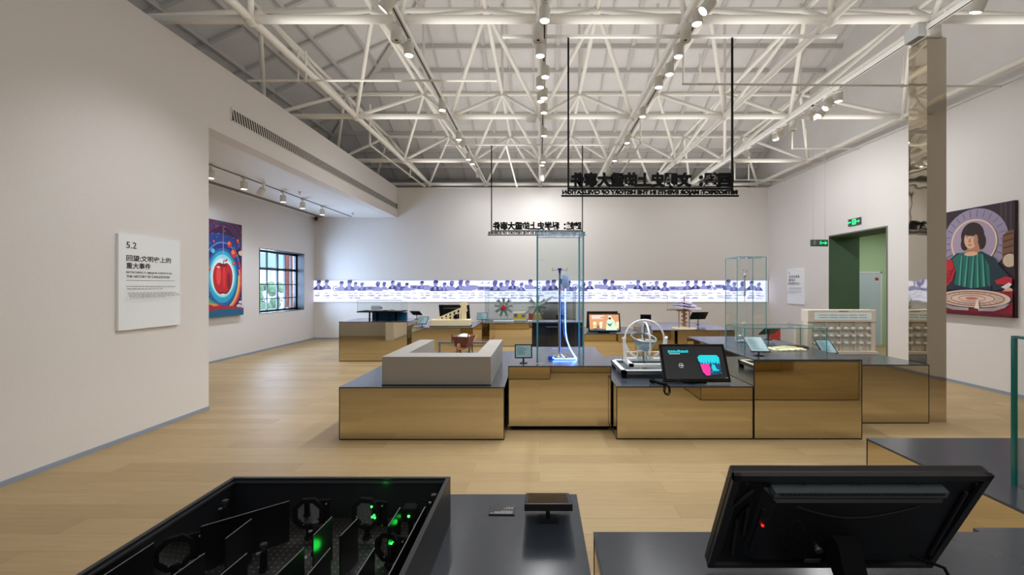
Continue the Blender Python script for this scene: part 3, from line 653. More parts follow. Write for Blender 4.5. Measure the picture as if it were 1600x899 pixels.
# ---------------------------------------------------------------- wall texts and pictures
def panel_sign(label, x, ya, yb_, z0, z1, side, full):
    wd, ht = abs(yb_-ya), z1-z0; rot = PI/2 if side == 'L' else -PI/2
    t = thing('text_panel', label, 'sign', (x, ya if side == 'L' else yb_, z0), rot)
    b = MB(); b.bx(0, wd, -.035, -.001, 0, ht, mat('panel_white', (240, 244, 246), .5)); b.build('board', t)
    Y = -.0365
    if full:
        text_mesh('number', '5.2', .1, INK, t, (.083, Y, ht-.148), extrude=.0005, bold=.0005, height=.069)
        text_mesh('title', '回望:文明史上的', .0718, INK, t, (.083, Y, ht-.284), extrude=.0005, bold=.0012, width=.55, height=.066)
        text_mesh('title', '重大事件', .0718, INK, t, (.083, Y, ht-.366), extrude=.0005, bold=.0012, width=.285, height=.066)
        text_mesh('subtitle', 'RETROSPECT: MAJOR EVENTS IN', .04, INK, t, (.083, Y, ht-.421), extrude=.0005, bold=.0003, width=.56, height=.027)
        text_mesh('subtitle', 'THE HISTORY OF CIVILIZATION', .04, INK, t, (.083, Y, ht-.462), extrude=.0005, bold=.0003, width=.53, height=.027)
    else:
        text_mesh('number', '5', .1, INK, t, (.083, Y, ht-.148), extrude=.0005, bold=.0005, height=.069)
        a = Art(Y+.0015); rn = random.Random(5)
        for v, n in ((ht-.25, 6), (ht-.34, 4)):
            for k in range(n):
                u = .083+k*.085
                for q in range(3): a.rect(u+rn.uniform(0, .02), u+rn.uniform(.04, .065), v+q*.02, v+q*.02+.012, INK)
                a.rect(u+.025, u+.037, v-.004, v+.06, INK)
        for v in (ht-.40, ht-.435):
            for k in range(9): a.rect(.083+k*.06, .083+k*.06+rn.uniform(.02, .05), v, v+.018, INK)
        a.build('title_text', t)
    a = Art(Y+.001); rn = random.Random(11)
    if full: a.rect(.083, .687, ht-.492, ht-.488, INK)
    for v in (.555, .578, .625, .641, .657, .673) if full else (.53, .55, .57, .62, .64, .66, .68):
        u = .083
        while u < (.68 if v not in (.578, .673, .68) else .5): ww = rn.uniform(.012, .05); a.rect(u, u+ww, ht-v-.004, ht-v+.003, INKG); u += ww+.008
    a.build('fine_print', t)
panel_sign('white text panel numbered 5.2 on the left wall', XL, 4.467, 5.232, 1.18, 2.2, 'L', True)
panel_sign('white text panel numbered 5 on the right wall by the back corner', XR, 11.46, 12.22, 1.15, 2.13, 'R', False)

def P(name, col): return mat('paint_'+name, col, .65)
def apple_painting():
    y0, wd, ht = 8.80, 1.21, 2.09
    t = thing('painting', 'tall cosmic painting of a red apple on the alcove wall', 'painting', (XA, y0, .978), PI/2)
    b = MB(); b.bx(0, wd, -.045, -.001, 0, ht, P('edge_grey', (60, 50, 70))); b.build('canvas', t)
    a = Art(-.0455, .0004); rn = random.Random(2); cx, cy = .605, .84
    def cl(u, v): return (min(max(u, .0), wd), min(max(v, .0), ht))
    def el(cu, cv, ru, rv, m, n=48): a.poly([cl(cu+ru*math.cos(2*PI*k/n), cv+rv*math.sin(2*PI*k/n)) for k in range(n)], m)
    def rg(cu, cv, ru, rv, w_, m, a0=0., a1=2*PI): a.ring(cu, cv, ru, rv, w_, m, 60, a0, a1, (0, wd, 0, ht))
    a.rect(0, wd, 0, ht, P('night', (38, 26, 74)))
    el(.6, 1.9, .75, .42, P('plum', (58, 22, 66))); el(.55, 1.62, .62, .2, P('blue_mist', (40, 62, 140)))
    for k in range(7): rg(.6, 1.05, .66+k*.05, .95+k*.035, .012, P(('rose', 'violet', 'teal_line')[k % 3], ((176, 50, 84), (110, 60, 150), (60, 130, 150))[k % 3]), .35, PI-.35)
    el(cx, cy, .60, .80, P('indigo', (44, 44, 128))); rg(cx, cy, .60, .80, .03, P('sky_ring', (74, 150, 210)), .5, PI+.4)
    rg(cx, cy, .60, .80, .05, P('red_ring', (200, 50, 70)), -1.2, .55); rg(cx, cy, .55, .74, .045, P('orange_ring', (240, 150, 70)), -1.3, .3); rg(cx, cy, .505, .69, .03, P('gold_ring', (250, 216, 120)), -1.25, .1)
    el(cx, cy+.02, .47, .64, P('deep_cyan', (18, 104, 168))); el(cx, cy+.03, .42, .57, P('cyan_glow', (40, 170, 206))); el(cx, cy+.05, .37, .47, P('pale_glow', (150, 226, 236))); el(cx, cy+.03, .335, .41, P('white_glow', (228, 246, 246)))
    # apple
    def apple(s, m, dx=0., dy=0., sx=1.):
        pts = []
        for k in range(60):
            th = 2*PI*k/60; r = .30*(1+.05*math.cos(2*th)); x = r*math.sin(th)*sx*(1.02+.06*math.cos(th)); z = .37*math.cos(th)-(.06*math.exp(-(math.sin(th)/.25)**2) if math.cos(th) > 0 else -.035*math.exp(-(math.sin(th)/.2)**2))
            pts.append((cx+dx+x*s, cy+dy+z*s))
        a.poly(pts, m)
    apple(1, P('apple_dark', (120, 12, 26))); apple(.93, P('apple_red', (196, 24, 36)), -.01, .015)
    el(cx-.13, cy+.05, .07, .2, P('apple_light', (236, 70, 64))); el(cx+.03, cy+.02, .045, .24, P('apple_mid', (222, 44, 50))); el(cx+.17, cy-.05, .05, .18, P('apple_dark', (120, 12, 26)))
    el(cx, cy+.285, .12, .035, P('apple_dark', (120, 12, 26))); el(cx-.14, cy+.24, .05, .018, P('apple_shine', (255, 200, 196)))
    a.line([(cx, cy+.28), (cx+.01, cy+.36), (cx+.04, cy+.42)], .02, P('stem', (70, 30, 26))); a.poly([(cx+.03, cy+.36), (cx+.08, cy+.42), (cx+.15, cy+.43), (cx+.10, cy+.37)], P('leaf_red', (200, 50, 50)))
    a.poly([(cx-.008, cy+.40), (cx+.006, cy+.40), (cx+.003, 1.98), (cx-.003, 1.98)], P('beam', (250, 170, 216)))
    for u, v, r in ((.80, 1.60, .075), (.93, 1.40, .10), (1.06, 1.70, .05), (.14, 1.17, .07), (.20, 1.03, .045), (.93, 1.18, .045), (.33, 1.62, .03)):
        el(u, v, r, r, P('planet_red', (196, 58, 52)), 20); el(u-.25*r, v+.3*r, r*.55, r*.5, P('planet_light', (240, 128, 92)), 16)
    el(1.17, 1.43, .10, .06, P('cream_planet', (220, 196, 170)), 20); el(.30, 1.42, .06, .05, P('cyan_comet', (90, 190, 220)), 14)
    for k in range(80): u, v = rn.uniform(.03, 1.18), rn.uniform(.25, 2.0); s = rn.uniform(.004, .010); (abs(u-cx) > .36 or abs(v-cy) > .45) and a.ell(u, v, s, s, P('star', (214, 226, 250)), 6)
    a.poly([(0, 0), (wd, 0), (wd, .14), (.6, .17), (0, .13)], P('sea_teal', (24, 96, 130))); a.poly([(0, .13), (.6, .17), (wd, .14), (wd, .17), (.5, .26), (.2, .36), (0, .42)], P('crimson_wave', (166, 34, 60)))
    a.poly([(0, .42), (.2, .36), (.45, .25), (.3, .24), (0, .34)], P('amber_wave', (226, 156, 70))); a.poly([(0, .5), (.15, .42), (.4, .27), (.2, .31), (0, .42)], P('green_wave', (70, 160, 120)))
    for u, v in ((1.12, .3), (1.05, .22), (1.18, .2)): el(u, v, .08, .035, P('foam_cloud', (216, 206, 220)), 16)
    a.build('picture', t)
apple_painting()
def portrait():
    yc, wd, z0, ht = 6.955, 1.20, 1.172, 1.75
    t = thing('painting', 'large portrait of a dark haired man in green robe behind an astronomical disc', 'painting', (XR, yc+wd/2, z0), -PI/2)
    b = MB(); b.bx(0, wd, -.05, -.001, 0, ht, P('edge_maroon', (44, 16, 24))); b.build('canvas', t)
    a = Art(-.0505, .0004); cx = .60
    def cl(u, v): return (min(max(u, .0), wd), min(max(v, .0), ht))
    def pl(pts, m): a.poly([cl(u, v) for u, v in pts], m)
    def el(cu, cv, ru, rv, m, n=40, rot=0.):
        c, d = math.cos(rot), math.sin(rot); a.poly([cl(cu+ru*math.cos(2*PI*k/n)*c-rv*math.sin(2*PI*k/n)*d, cv+ru*math.cos(2*PI*k/n)*d+rv*math.sin(2*PI*k/n)*c) for k in range(n)], m)
    a.rect(0, wd, 0, ht, P('umber', (48, 34, 44)))
    for u in (1.0, 1.06, 1.13): a.rect(u, u+.03, 1.1, ht, P('drape', (72, 54, 62)))
    el(cx, 1.20, .52, .53, P('halo_lilac', (152, 142, 166))); 
    for k in range(26):
        th = 2*PI*k/26; a.line([(cx+.40*math.cos(th), 1.2+.40*math.sin(th)), (cx+.50*math.cos(th), 1.2+.50*math.sin(th))], .012, P('halo_mark', (112, 98, 124)))
    el(cx, 1.18, .37, .38, P('halo_cream', (224, 196, 166))); el(cx, 1.18, .345, .355, P('halo_mauve', (168, 150, 172)))
    # carved stack and globe at right
    pl([(1.04, .82), (1.04, 1.22), (1.10, 1.30), (1.2, 1.32), (1.2, .75)], P('carving', (120, 84, 62)))
    for v in (.95, 1.05, 1.15, 1.24): a.line([(1.05, v), (1.19, v+.03)], .02, P('carving_dark', (70, 46, 40)))
    el(1.14, .86, .09, .10, P('globe', (206, 186, 158)))
    # hair, neck, head
    el(cx-.01, 1.30, .185, .21, P('hair', (46, 32, 28))); el(cx-.13, 1.17, .07, .11, P('hair', (46, 32, 28))); el(cx+.13, 1.19, .075, .13, P('hair', (46, 32, 28)))
    pl([(cx-.07, 1.16), (cx+.09, 1.16), (cx+.13, 1.00), (cx-.12, 1.00)], P('skin_shade', (180, 128, 100)))
    el(cx-.035, 1.235, .105, .15, P('skin', (222, 176, 146))); el(cx-.02, 1.345, .12, .05, P('hair', (46, 32, 28))); el(cx+.05, 1.21, .035, .10, P('skin_shade', (180, 128, 100)))
    for u in (-.085, .005): el(cx+u, 1.262, .024, .009, P('eye_white', (230, 220, 210)), 14); el(cx+u-.004, 1.262, .009, .009, P('eye_dark', (40, 28, 26)), 10); a.line([(cx+u-.03, 1.288), (cx+u+.03, 1.29)], .010, P('hair', (46, 32, 28)))
    pl([(cx-.055, 1.26), (cx-.035, 1.26), (cx-.03, 1.19), (cx-.07, 1.185)], P('skin_shade', (180, 128, 100))); el(cx-.045, 1.145, .035, .009, P('lips', (176, 92, 84)), 14)
    # robe
    pl([(.14, .42), (.16, .70), (.20, .92), (.34, 1.03), (.52, 1.03), (.60, .99), (.74, 1.03), (.92, .92), (1.06, .72), (1.18, .58), (1.16, .44), (.9, .40)], P('robe_deep', (26, 52, 60)))
    pl([(.28, .42), (.33, .70), (.26, .94), (.40, 1.03), (.56, 1.02), (.62, .97), (.74, 1.0), (.86, .80), (.88, .42)], P('robe_green', (32, 106, 96)))
    for u0, u1 in ((.36, .40), (.45, .50), (.56, .60), (.67, .66), (.77, .74)): pl([(u0, .42), (u0+.035, .42), (u1+.03, .98), (u1+.012, .98)], P('robe_light', (74, 156, 138))); pl([(u0+.04, .42), (u0+.06, .42), (u1+.045, .95), (u1+.035, .95)], P('robe_fold', (16, 66, 66)))
    el(cx-.02, 1.0, .11, .035, P('skin', (222, 176, 146)))
    # sleeves and hands
    pl([(.0, .56), (.06, .78), (.16, .94), (.26, .92), (.32, .74), (.26, .56), (.14, .44), (.03, .46)], P('sleeve_red', (190, 34, 46)))
    for k in range(5): a.line([(.05+k*.035, .52+k*.05), (.13+k*.035, .50+k*.06), (.22+k*.02, .56+k*.06)], .014, P('sleeve_dark', (128, 18, 34)))
    pl([(.95, .56), (1.10, .62), (1.19, .60), (1.19, .50), (.98, .50)], P('sleeve_red', (190, 34, 46))); pl([(.0, .44), (.07, .54), (.12, .48), (.05, .40), (0, .40)], P('cuff', (226, 220, 214))); pl([(1.04, .46), (1.15, .53), (1.19, .5), (1.12, .42)], P('cuff', (226, 220, 214)))
    pl([(0, .30), (.0, .43), (.06, .41), (.09, .34), (.05, .28)], P('skin', (222, 176, 146))); pl([(1.06, .40), (1.15, .46), (1.2, .43), (1.2, .35), (1.09, .34)], P('skin', (222, 176, 146)))
    pl([(.25, .42), (.9, .42), (.9, .48), (.6, .44), (.3, .50)], P('robe_navy', (34, 36, 70)))
    # table, disc
    pl([(0, 0), (1.2, 0), (1.2, .40), (0, .38)], P('cloth_crimson', (138, 18, 40)))
    el(cx, .26, .60, .15, P('disc_shadow', (40, 34, 48))); el(cx, .275, .575, .142, P('disc_cream', (226, 200, 180))); a.ring(cx, .275, .50, .122, .02, P('disc_ring', (150, 110, 100))); a.ring(cx, .275, .36, .088, .016, P('disc_ring', (150, 110, 100))); a.ring(cx, .275, .22, .055, .014, P('disc_rose', (190, 120, 110))); el(cx, .275, .10, .024, P('disc_rose', (190, 120, 110)))
    for k in range(24):
        th = 2*PI*k/24; a.line([(cx+.38*math.cos(th), .275+.093*math.sin(th)), (cx+.48*math.cos(th), .275+.117*math.sin(th))], .006, P('disc_ring', (150, 110, 100)))
    for k in range(5): a.line([(.03+k*.012, .20-k*.014), (.3, .13-k*.012), (.56, .115-k*.008)], .006, P('disc_edge', (200, 200, 206)))
    for k in range(5): a.line([(.72, .115-k*.008), (.95, .14-k*.012), (1.17-k*.012, .21-k*.014)], .006, P('disc_edge', (200, 200, 206)))
    pl([(0, .0), (1.2, .0), (1.2, .05), (0, .06)], P('cloth_dark', (92, 12, 32))); pl([(.66, .12), (.70, .26), (.72, .26), (.74, .11)], P('paper', (236, 224, 204)))
    a.build('picture', t)
portrait()
# LED strip
def led():
    u0, u1, z0, z1 = PX(491, D), PX(1198, D), 1.153, 1.815; W, V = u1-u0, z1-z0
    t = thing('led_display', 'long glowing timeline display running across the whole back wall', 'display', (u0, D, z0))
    b = MB(); b.bx(0, W, -.03, -.002, 0, V, BLACK); b.build('housing', t)
    LW = mat('led_white', (60, 60, 64), .5, emit=1.75, ecol=(220, 221, 255)); L1 = mat('led_indigo', (20, 20, 30), .5, emit=1., ecol=(104, 104, 182)); L2 = mat('led_lavender', (20, 20, 30), .5, emit=1., ecol=(164, 168, 226)); L3 = mat('led_navy', (20, 20, 30), .5, emit=1., ecol=(72, 70, 132))
    a = Art(-.0305, .00002); a.rect(0, W, 0, V, LW); rn = random.Random(21); u = .15
    while u < W-.2:
        q = rn.random(); v = rn.choice((.335, .345, .39, .37)); s = rn.uniform(.9, 1.25); m = rn.choice((L1, L1, L2, L3))
        if q < .68:
            if rn.random() < .55: a.rect(u+.06, u+.12+rn.uniform(.08, .2), v+.02, v+.05+rn.uniform(.03, .10), rn.choice((L1, L2, L2)))
            if rn.random() < .3: a.ell(u-.12, v+.09, .06, .07, L2, 12)
            a.poly([(u-.14*s, v), (u-.125*s, v+.06*s), (u-.07*s, v+.105*s), (u-.035*s, v+.13*s), (u+.035*s, v+.13*s), (u+.08*s, v+.105*s), (u+.125*s, v+.05*s), (u+.14*s, v)], m); a.poly([(u-.03*s, v+.02*s), (u-.05*s, v+.11*s), (u+.03*s, v+.12*s), (u+.02*s, v+.02*s)], L2)
            a.ell(u, v+.195*s, .058*s, .072*s, rn.choice((L2, L2, L1)), 14); a.ell(u+.012*s, v+.235*s, .062*s, .042*s, rn.choice((L3, L1)), 12)
        elif q < .85: a.rect(u-.13, u+.1, v+.02, v+.15, L2); a.rect(u-.08, u+.06, v+.06, v+.12, m); a.ell(u+.14, v+.08, .05, .06, m, 12)
        else: a.ring(u, v+.08, .09, .08, .02, m, 20); a.rect(u+.1, u+.2, v, v+.09, L2); a.rect(u-.02, u+.04, v+.05, v+.1, L1)
        if rn.random() < .35: a.rect(u-.05, u+.06, .57, .585, L2); a.ell(u+.03, .60, .03, .018, L2, 8)
        ww = rn.uniform(.10, .16); a.rect(u-ww/2, u+ww/2, .266, .284, L2 if rn.random() < .5 else L1)
        for vv in (.20, .175, .13, .105):
            if rn.random() < .6: ww = rn.uniform(.08, .24); c = u+rn.uniform(-.05, .08); a.rect(c-ww/2, c+ww/2, vv, vv+.017, L2 if rn.random() < .35 else L1)
        u += rn.uniform(.17, .29)
    a.build('screen', t)
led()
# sockets and exit signs
t = thing('wall_socket', 'small white socket plate on the back wall', 'socket', (PX(847, D), D, PZ(405, D))); b = MB(); b.bx(-.1, .1, -.012, -.001, -.045, .045, WHITE); b.build('plate', t, .003)
b = MB(); [b.cb((x, -.013, 0), (.012, .003, .03), INKG) for x in (-.05, -.02, .03, .06)]; b.build('slots', t)
def man(a, u, v, s, m):
    a.ell(u+.02*s, v+.40*s, .07*s, .07*s, m, 10); a.line([(u, v+.3*s), (u-.06*s, v+.02*s), (u+.1*s, v-.14*s), (u+.06*s, v-.36*s)], .10*s, m); a.line([(u-.06*s, v+.02*s), (u-.18*s, v-.18*s), (u-.32*s, v-.2*s)], .09*s, m); a.line([(u-.26*s, v+.08*s), (u-.14*s, v+.26*s), (u+.04*s, v+.24*s), (u+.2*s, v+.1*s)], .08*s, m)
def arrow(a, u, v, s, m, d=1):
    a.line([(u-d*.4*s, v), (u+d*.2*s, v)], .16*s, m); a.poly([(u+d*.1*s, v+.3*s), (u+d*.5*s, v), (u+d*.1*s, v-.3*s)], m)
t = thing('exit_sign', 'green exit sign plate fixed on the right wall above the opening', 'sign', (XR, 9.64, 3.09), -PI/2, 'green exit signs')
b = MB(); b.bx(-.19, .19, -.025, -.001, -.08, .08, EXITBOX); b.build('plate', t, .003)
a = Art(-.026); a.rect(-.06, .06, -.06, .065, EXITG); man(a, 0, 0, .13, MATTE); arrow(a, -.125, 0, .12, EXITG, -1); arrow(a, .125, 0, .12, EXITG, 1); a.build('lit_symbols', t)
t = thing('exit_sign', 'green exit sign hanging on two wires beside the opening', 'sign', (PX(1280, 9.5), 9.5, 2.60), 0, 'green exit signs')
b = MB(); b.bx(-.19, .19, -.015, .015, -.075, .075, EXITBOX); b.build('plate', t, .003)
a = Art(-.016); man(a, -.11, 0, .13, mat('exit_dim', (150, 152, 150), .5)); a.rect(-.02, .18, -.06, .06, mat('exit_dark_green', (14, 70, 46), .5, emit=.3, ecol=(14, 100, 60))); arrow(a, .10, 0, .13, EXITG, 1); man(a, .02, 0, .1, EXITG); a.build('lit_symbols', t)
for x in (-.13, .13):
    b = MB(); b.tube((x, 0, .07), (x, 0, 4.69-2.60), .003, INKG, 6); b.build('hanging_wire', t)
t = thing('fire_extinguisher_box', 'red fire extinguisher box on the floor by the right wall', 'box', (PX(1206, 11.6)+.05, 11.6, 0)); RED = mat('fire_red', (190, 26, 30), .4)
b = MB(); b.bx(-.13, .13, -.1, .1, 0, .52, RED); b.build('cabinet', t, .008); b = MB(); b.bx(-.10, .10, -.106, -.1, .06, .46, mat('fire_red_panel', (214, 44, 44), .35)); b.build('door_panel', t); b = MB(); b.cb((.08, -.112, .26), (.02, .012, .08), CHROME); b.build('handle_or_glint', t)
# ---------------------------------------------------------------- glass cases
def glass_case(label, x0, x1, y0, y1, z0, z1, edge=TEAL, th=.008, top=True, ew=None, group='glass display cases', solid=False):
    t = thing('glass_case', label, 'glass case', ((x0+x1)/2, (y0+y1)/2, z0), 0, group); hx, hy, h = (x1-x0)/2, (y1-y0)/2, z1-z0; e = ew or th
    for nm, (a, c, d, f) in {'front_pane': (-hx, hx, -hy, -hy+th), 'rear_pane': (-hx, hx, hy-th, hy), 'side_pane': (-hx, -hx+th, -hy+th, hy-th), 'side_pane_': (hx-th, hx, -hy+th, hy-th)}.items():
        b = MB(); b.bx(a, c, d, f, 0, h, GLASS); b.build(nm.rstrip('_'), t)
    if top:
        b = MB(); b.bx(-hx, hx, -hy, hy, h, h+th, GLASS); b.build('top_pane', t)
    b = MB()
    for sx in (-1, 1):
        for sy in (-1, 1): b.cb((sx*(hx-e/2+.001), sy*(hy-e/2+.001), h/2), (e, e, h), edge)
    for sy in (-1, 1): b.cb((0, sy*(hy-e/2+.001), h+th/2), (2*hx, e, th*.9), edge)
    for sx in (-1, 1): b.cb((sx*(hx-e/2+.001), 0, h+th/2), (e, 2*hy-2*e, th*.9), edge)
    b.build('polished_edges', t)
    return t
glass_case('very tall glass case with the glowing blue light tube inside', -.035, .535, 5.155, 5.72, Z2, 2.29, mat('edge_cyan', (84, 172, 186), .15), ew=.018)
glass_case('tall narrow glass case at the rear of the tallest plinth', 2.755, 3.165, 5.98, 6.36, Z4, 2.05, ew=.007)
glass_case('low wide glass case over the open manuscript', 2.44, 3.42, 5.10, 5.62, Z4, 1.14, ew=.008)
glass_case('wide glass case around the two radial engines by the back wall', -1.53, 1.02, 12.02, 12.95, .64, 1.515, mat('edge_faint', (130, 176, 190), .2), ew=.008)
glass_case('thick green edged glass case at the right edge on the nearest plinths', 2.567, 4.2, 1.40, 2.334, .57, 1.365, TEALD, .014, ew=.018)
# raised showcase on the far left plinth
z0 = .867; d = 9.55
t = thing('raised_showcase', 'low black legged showcase table with glass hood on the far left plinth', 'showcase', (PX(592, d), d+.2, z0)); hw = PX(626, d)-PX(592, d)
b = MB(); b.bx(-hw, hw, -.22, .3, .19, .215, MATTE); b.build('table_top', t)
for x in (PX(577, d), PX(608, d)):
    for y in (-.18, .26): b = MB(); b.cb((x-PX(592, d), y, .095), (.028, .028, .19), MATTE); b.build('leg', t)
b = MB(); u0, u1 = PX(558.5, d)-PX(592, d), PX(627, d)-PX(592, d)
for (a, c, e, f) in ((u0, u1, -.2, -.195), (u0, u1, .265, .27), (u0, u0+.005, -.195, .265), (u1-.005, u1, -.195, .265)): b.bx(a, c, e, f, .215, .46, GLASS)
b.bx(u0, u1, -.2, .27, .46, .466, GLASS); b.build('glass_hood', t)
b = MB()
for a in (u0, u1): b.cb((a, -.2, .34), (.005, .005, .25), MATS['edge_faint'])
b.cb(((u0+u1)/2, -.2, .463), (u1-u0, .006, .008), mat('hood_rim', (90, 100, 112), .3)); b.build('hood_edges', t)
BLUEP = mat('blue_panel', (20, 104, 150), .5)
t = thing('blue_box', 'long blue box on the far left plinth behind the showcase legs', 'box', (PX(607, 10.0), 10.08, z0)); b = MB(); w_ = (PX(634, 10)-PX(580, 10))/2; b.bx(-w_, w_, -.03, .06, 0, .165, BLUEP); b.build('body', t, .004); b = MB(); b.cb((0, -.031, .08), (.006, .004, .16), MATTE); b.build('seam', t)
t = thing('mechanism_model', 'small metal wheelwork model on the showcase table under glass', 'model', (PX(582, d), d+.2, z0+.216))
b = MB(); b.bx(-.14, .14, -.06, .06, 0, .012, ALU); b.build('base_plate', t)
for k, (x, r, s) in enumerate(((-.07, .05, 8), (0.0, .06, 10), (.075, .05, 8), (.12, .03, 6))):
    b = MB(); b.torus((x, 0, .065), r*.7, .006, ALU, (0, 1, 0), 20, 6)
    for q in range(s): th = 2*PI*q/s; b.tube((x, 0, .065), (x+r*math.cos(th), 0, .065+r*math.sin(th)), .004, ALU, 6); b.ball((x+r*math.cos(th), 0, .065+r*math.sin(th)), .008, ALU, 6)
    b.build('wheel', t)
t = thing('flat_exhibit', 'flat pale exhibit plate lying on the showcase table right of the wheelwork', 'plate', (PX(612, d)+.02, d+.2, z0+.216)); b = MB(); b.bx(-.16, .13, -.07, .07, 0, .014, GREYBOX); b.build('plate', t, .003); b = MB(); b.bx(-.12, -.04, -.03, .03, .014, .03, ALU); b.build('relief', t)

# ---------------------------------------------------------------- U shaped counter and wheelbarrow
GX0, GX1, GY0, GY1, GZ = -1.714, -.530, 4.668, 6.16, .31
t = thing('u_shaped_counter', 'grey U shaped low counter around the wheelbarrow', 'counter', (0, 0, Z1))
pts = [(GX0, GY0), (GX1, GY0), (GX1, GY1), (GX1-.185, GY1), (GX1-.185, GY0+.28), (GX0+.205, GY0+.28), (GX0+.205, GY1), (GX0, GY1)]
b = MB(); n = len(pts); b.add([(x, y, .002) for x, y in pts]+[(x, y, GZ) for x, y in pts], [(0, 1, 4, 5), (1, 2, 3, 4), (0, 5, 6, 7), (8, 13, 12, 9), (9, 12, 11, 10), (8, 15, 14, 13)]+[(k, (k+1) % n, n+(k+1) % n, n+k) for k in range(n)], GREYBOX)
for i in range(3): b.f[i] = b.f[i][::-1]
for i in range(3, 6): b.f[i] = b.f[i][::-1]
b.build('body', t)
b = MB(); b.bx(GX0-.004, GX1+.004, GY0-.004, GY0, .0, .008, MATTE); b.build('shadow_strip', t)  # solid black strip painted in as the shadow line at the counter's foot
yr = 7.05; t = thing('aluminium_rail', 'low aluminium rail frame on legs behind the wheelbarrow', 'rail', (PX(723, yr), yr, Z1)); x0, x1 = PX(685, yr)-PX(723, yr), .60
b = MB(); b.bx(x0, x1, -.025, .025, .135, .165, ALU); b.build('rail_beam', t)
for x in (x0+.02, x1-.02, .11):
    b = MB(); b.bx(x-.014, x+.014, -.02, .02, 0, .135, ALU); b.build('leg', t)
t = thing('black_bar', 'black bar lying on the low plinth at the left rear of the grey counter', 'bar', (PX(640, 6.5), 6.62, Z1)); b = MB(); b.bx(-.30, .0, -.05, .05, .001, .045, MATTE); b.build('bar', t); b = MB(); b.bx(-.29, -.01, -.035, .035, .045, .055, BLACK); b.build('cap', t)
WOOD = mat('dark_wood', (134, 82, 58), .6, noise=.15, nscale=25); WOODL = mat('wood_light', (160, 104, 74), .6, noise=.12, nscale=25)
yw = 6.66; t = thing('wheelbarrow', 'wooden wheelbarrow model with a pale load behind the grey counter', 'wheelbarrow', (PX(725, yw), yw, Z1+.006), math.radians(-13)); t.scale = (.80, .74, 1.12)
b = MB(); b.add([(-.11, -.16, .12), (.11, -.16, .12), (.11, .14, .12), (-.11, .14, .12), (-.16, -.21, .27), (.16, -.21, .27), (.16, .2, .27), (-.16, .2, .27), (-.145, -.195, .265), (.145, -.195, .265), (.145, .185, .265), (-.145, .185, .265), (-.10, -.15, .135), (.10, -.15, .135), (.10, .13, .135), (-.10, .13, .135)],
    [(3, 2, 1, 0), (0, 1, 5, 4), (1, 2, 6, 5), (2, 3, 7, 6), (3, 0, 4, 7), (4, 5, 9, 8), (5, 6, 10, 9), (6, 7, 11, 10), (7, 4, 8, 11), (8, 9, 13, 12), (9, 10, 14, 13), (10, 11, 15, 14), (11, 8, 12, 15), (12, 13, 14, 15)], WOOD); b.build('tray', t)
b = MB(); b.ball((0, 0, .25), .12, mat('pale_load', (222, 222, 218), .8), 14, (1, 1.25, .42)); b.build('load', t)
for x in (-.165, .165): b = MB(); b.cb((x, -.20, .245), (.02, .025, .12), WOOD); b.build('corner_post', t)
b = MB(); b.lathe([(.012, -.018), (.085, -.016), (.092, -.012), (.092, .012), (.085, .016), (.012, .018)], (0, -.27, .093), WOODL, 24, (1, 0, 0)); b.build('wheel', t)
for s in (-1, 1):
    b = MB(); b.path([(s*.03, -.31, .10), (s*.07, -.12, .115), (s*.12, .20, .17), (s*.14, .40, .25)], .012, WOODL, 8); b.build('handle_or_glint', t)
    b = MB(); b.tube((s*.11, .12, .13), (s*.13, .15, 0), .012, WOOD, 8); b.build('leg', t)
b = MB(); b.tube((-.05, -.27, .093), (.05, -.27, .093), .01, WOOD, 8); b.build('axle', t)

# ---------------------------------------------------------------- drip stand with blue light tube
t = thing('drip_stand', 'chrome drip stand inside the tall glass case', 'stand', (PX(874.5, 5.5), 5.50, Z2)); BLU = mat('blue_plastic', (16, 60, 170), .4)
b = MB(); b.lathe([(.10, 0), (.10, .012), (.02, .05), (.016, .06)], (0, 0, 0), CHROME, 20); b.build('base', t)
b = MB(); b.tube((0, 0, .05), (0, 0, 1.07), .016, CHROME, 14); b.tube((0, 0, 1.0), (0, 0, 1.09), .012, CHROME, 12); b.build('pole', t)
b = MB(); b.cb((0, 0, 1.125), (.05, .04, .03), BLU); b.cb((0, 0, 1.10), (.03, .03, .05), BLU); b.cb((.02, 0, .97), (.02, .03, .07), mat('clip_cyan', (30, 150, 190), .4)); b.build('head_clamp', t)
for s in (-1, 1): b = MB(); b.path([(0, 0, 1.12), (s*.05, 0, 1.12), (s*.09, 0, 1.105), (s*.10, 0, 1.13), (s*.085, 0, 1.145)], .004, CHROME, 6); b.build('hook', t)
bx = PX(883, 5.5)-PX(874.5, 5.5)
t2 = thing('drip_bag', 'clear drip bag with glowing blue light tube curling down to the plinth', 'drip bag', (PX(874.5, 5.5)+bx, 5.44, Z2))
b = MB(); b.lathe([(0, 1.06), (.034, 1.055), (.042, 1.04), (.045, .94), (.036, .90), (.012, .875)], (0, 0, 0), mat('bag_clear', (150, 176, 226), .2, emit=.15, ecol=(190, 205, 255)), 18); b.build('bag', t2)
b = MB(); b.path([(0, 0, 1.045), (0, 0, 1.08), (-.06, 0.02, 1.10)], .003, CHROME, 6); b.build('hanger', t2)
GLOW = mat('light_tube', (60, 90, 160), .3, emit=34, ecol=(50, 110, 255)); GLOWW = mat('tube_white', (240, 244, 255), .3, emit=2.4, ecol=(225, 232, 255))
def Q(px, py, yy): return (PX(px, 5.44+yy)-PX(883, 5.5), yy, PZ(py, 5.44+yy)-Z2)
curve = [Q(883, 452, 0), Q(883, 480, 0), Q(883.3, 505, 0), Q(884, 520, 0), Q(886, 532, -.01), Q(890, 543, -.03), Q(895, 552, -.06), Q(899, 558, -.10), Q(901, 562, -.14)]
fine = []
for i in range(len(curve)-1):
    for s in range(4): fine.append(Vector(curve[i]).lerp(Vector(curve[i+1]), s/4))
fine.append(Vector(curve[-1]))
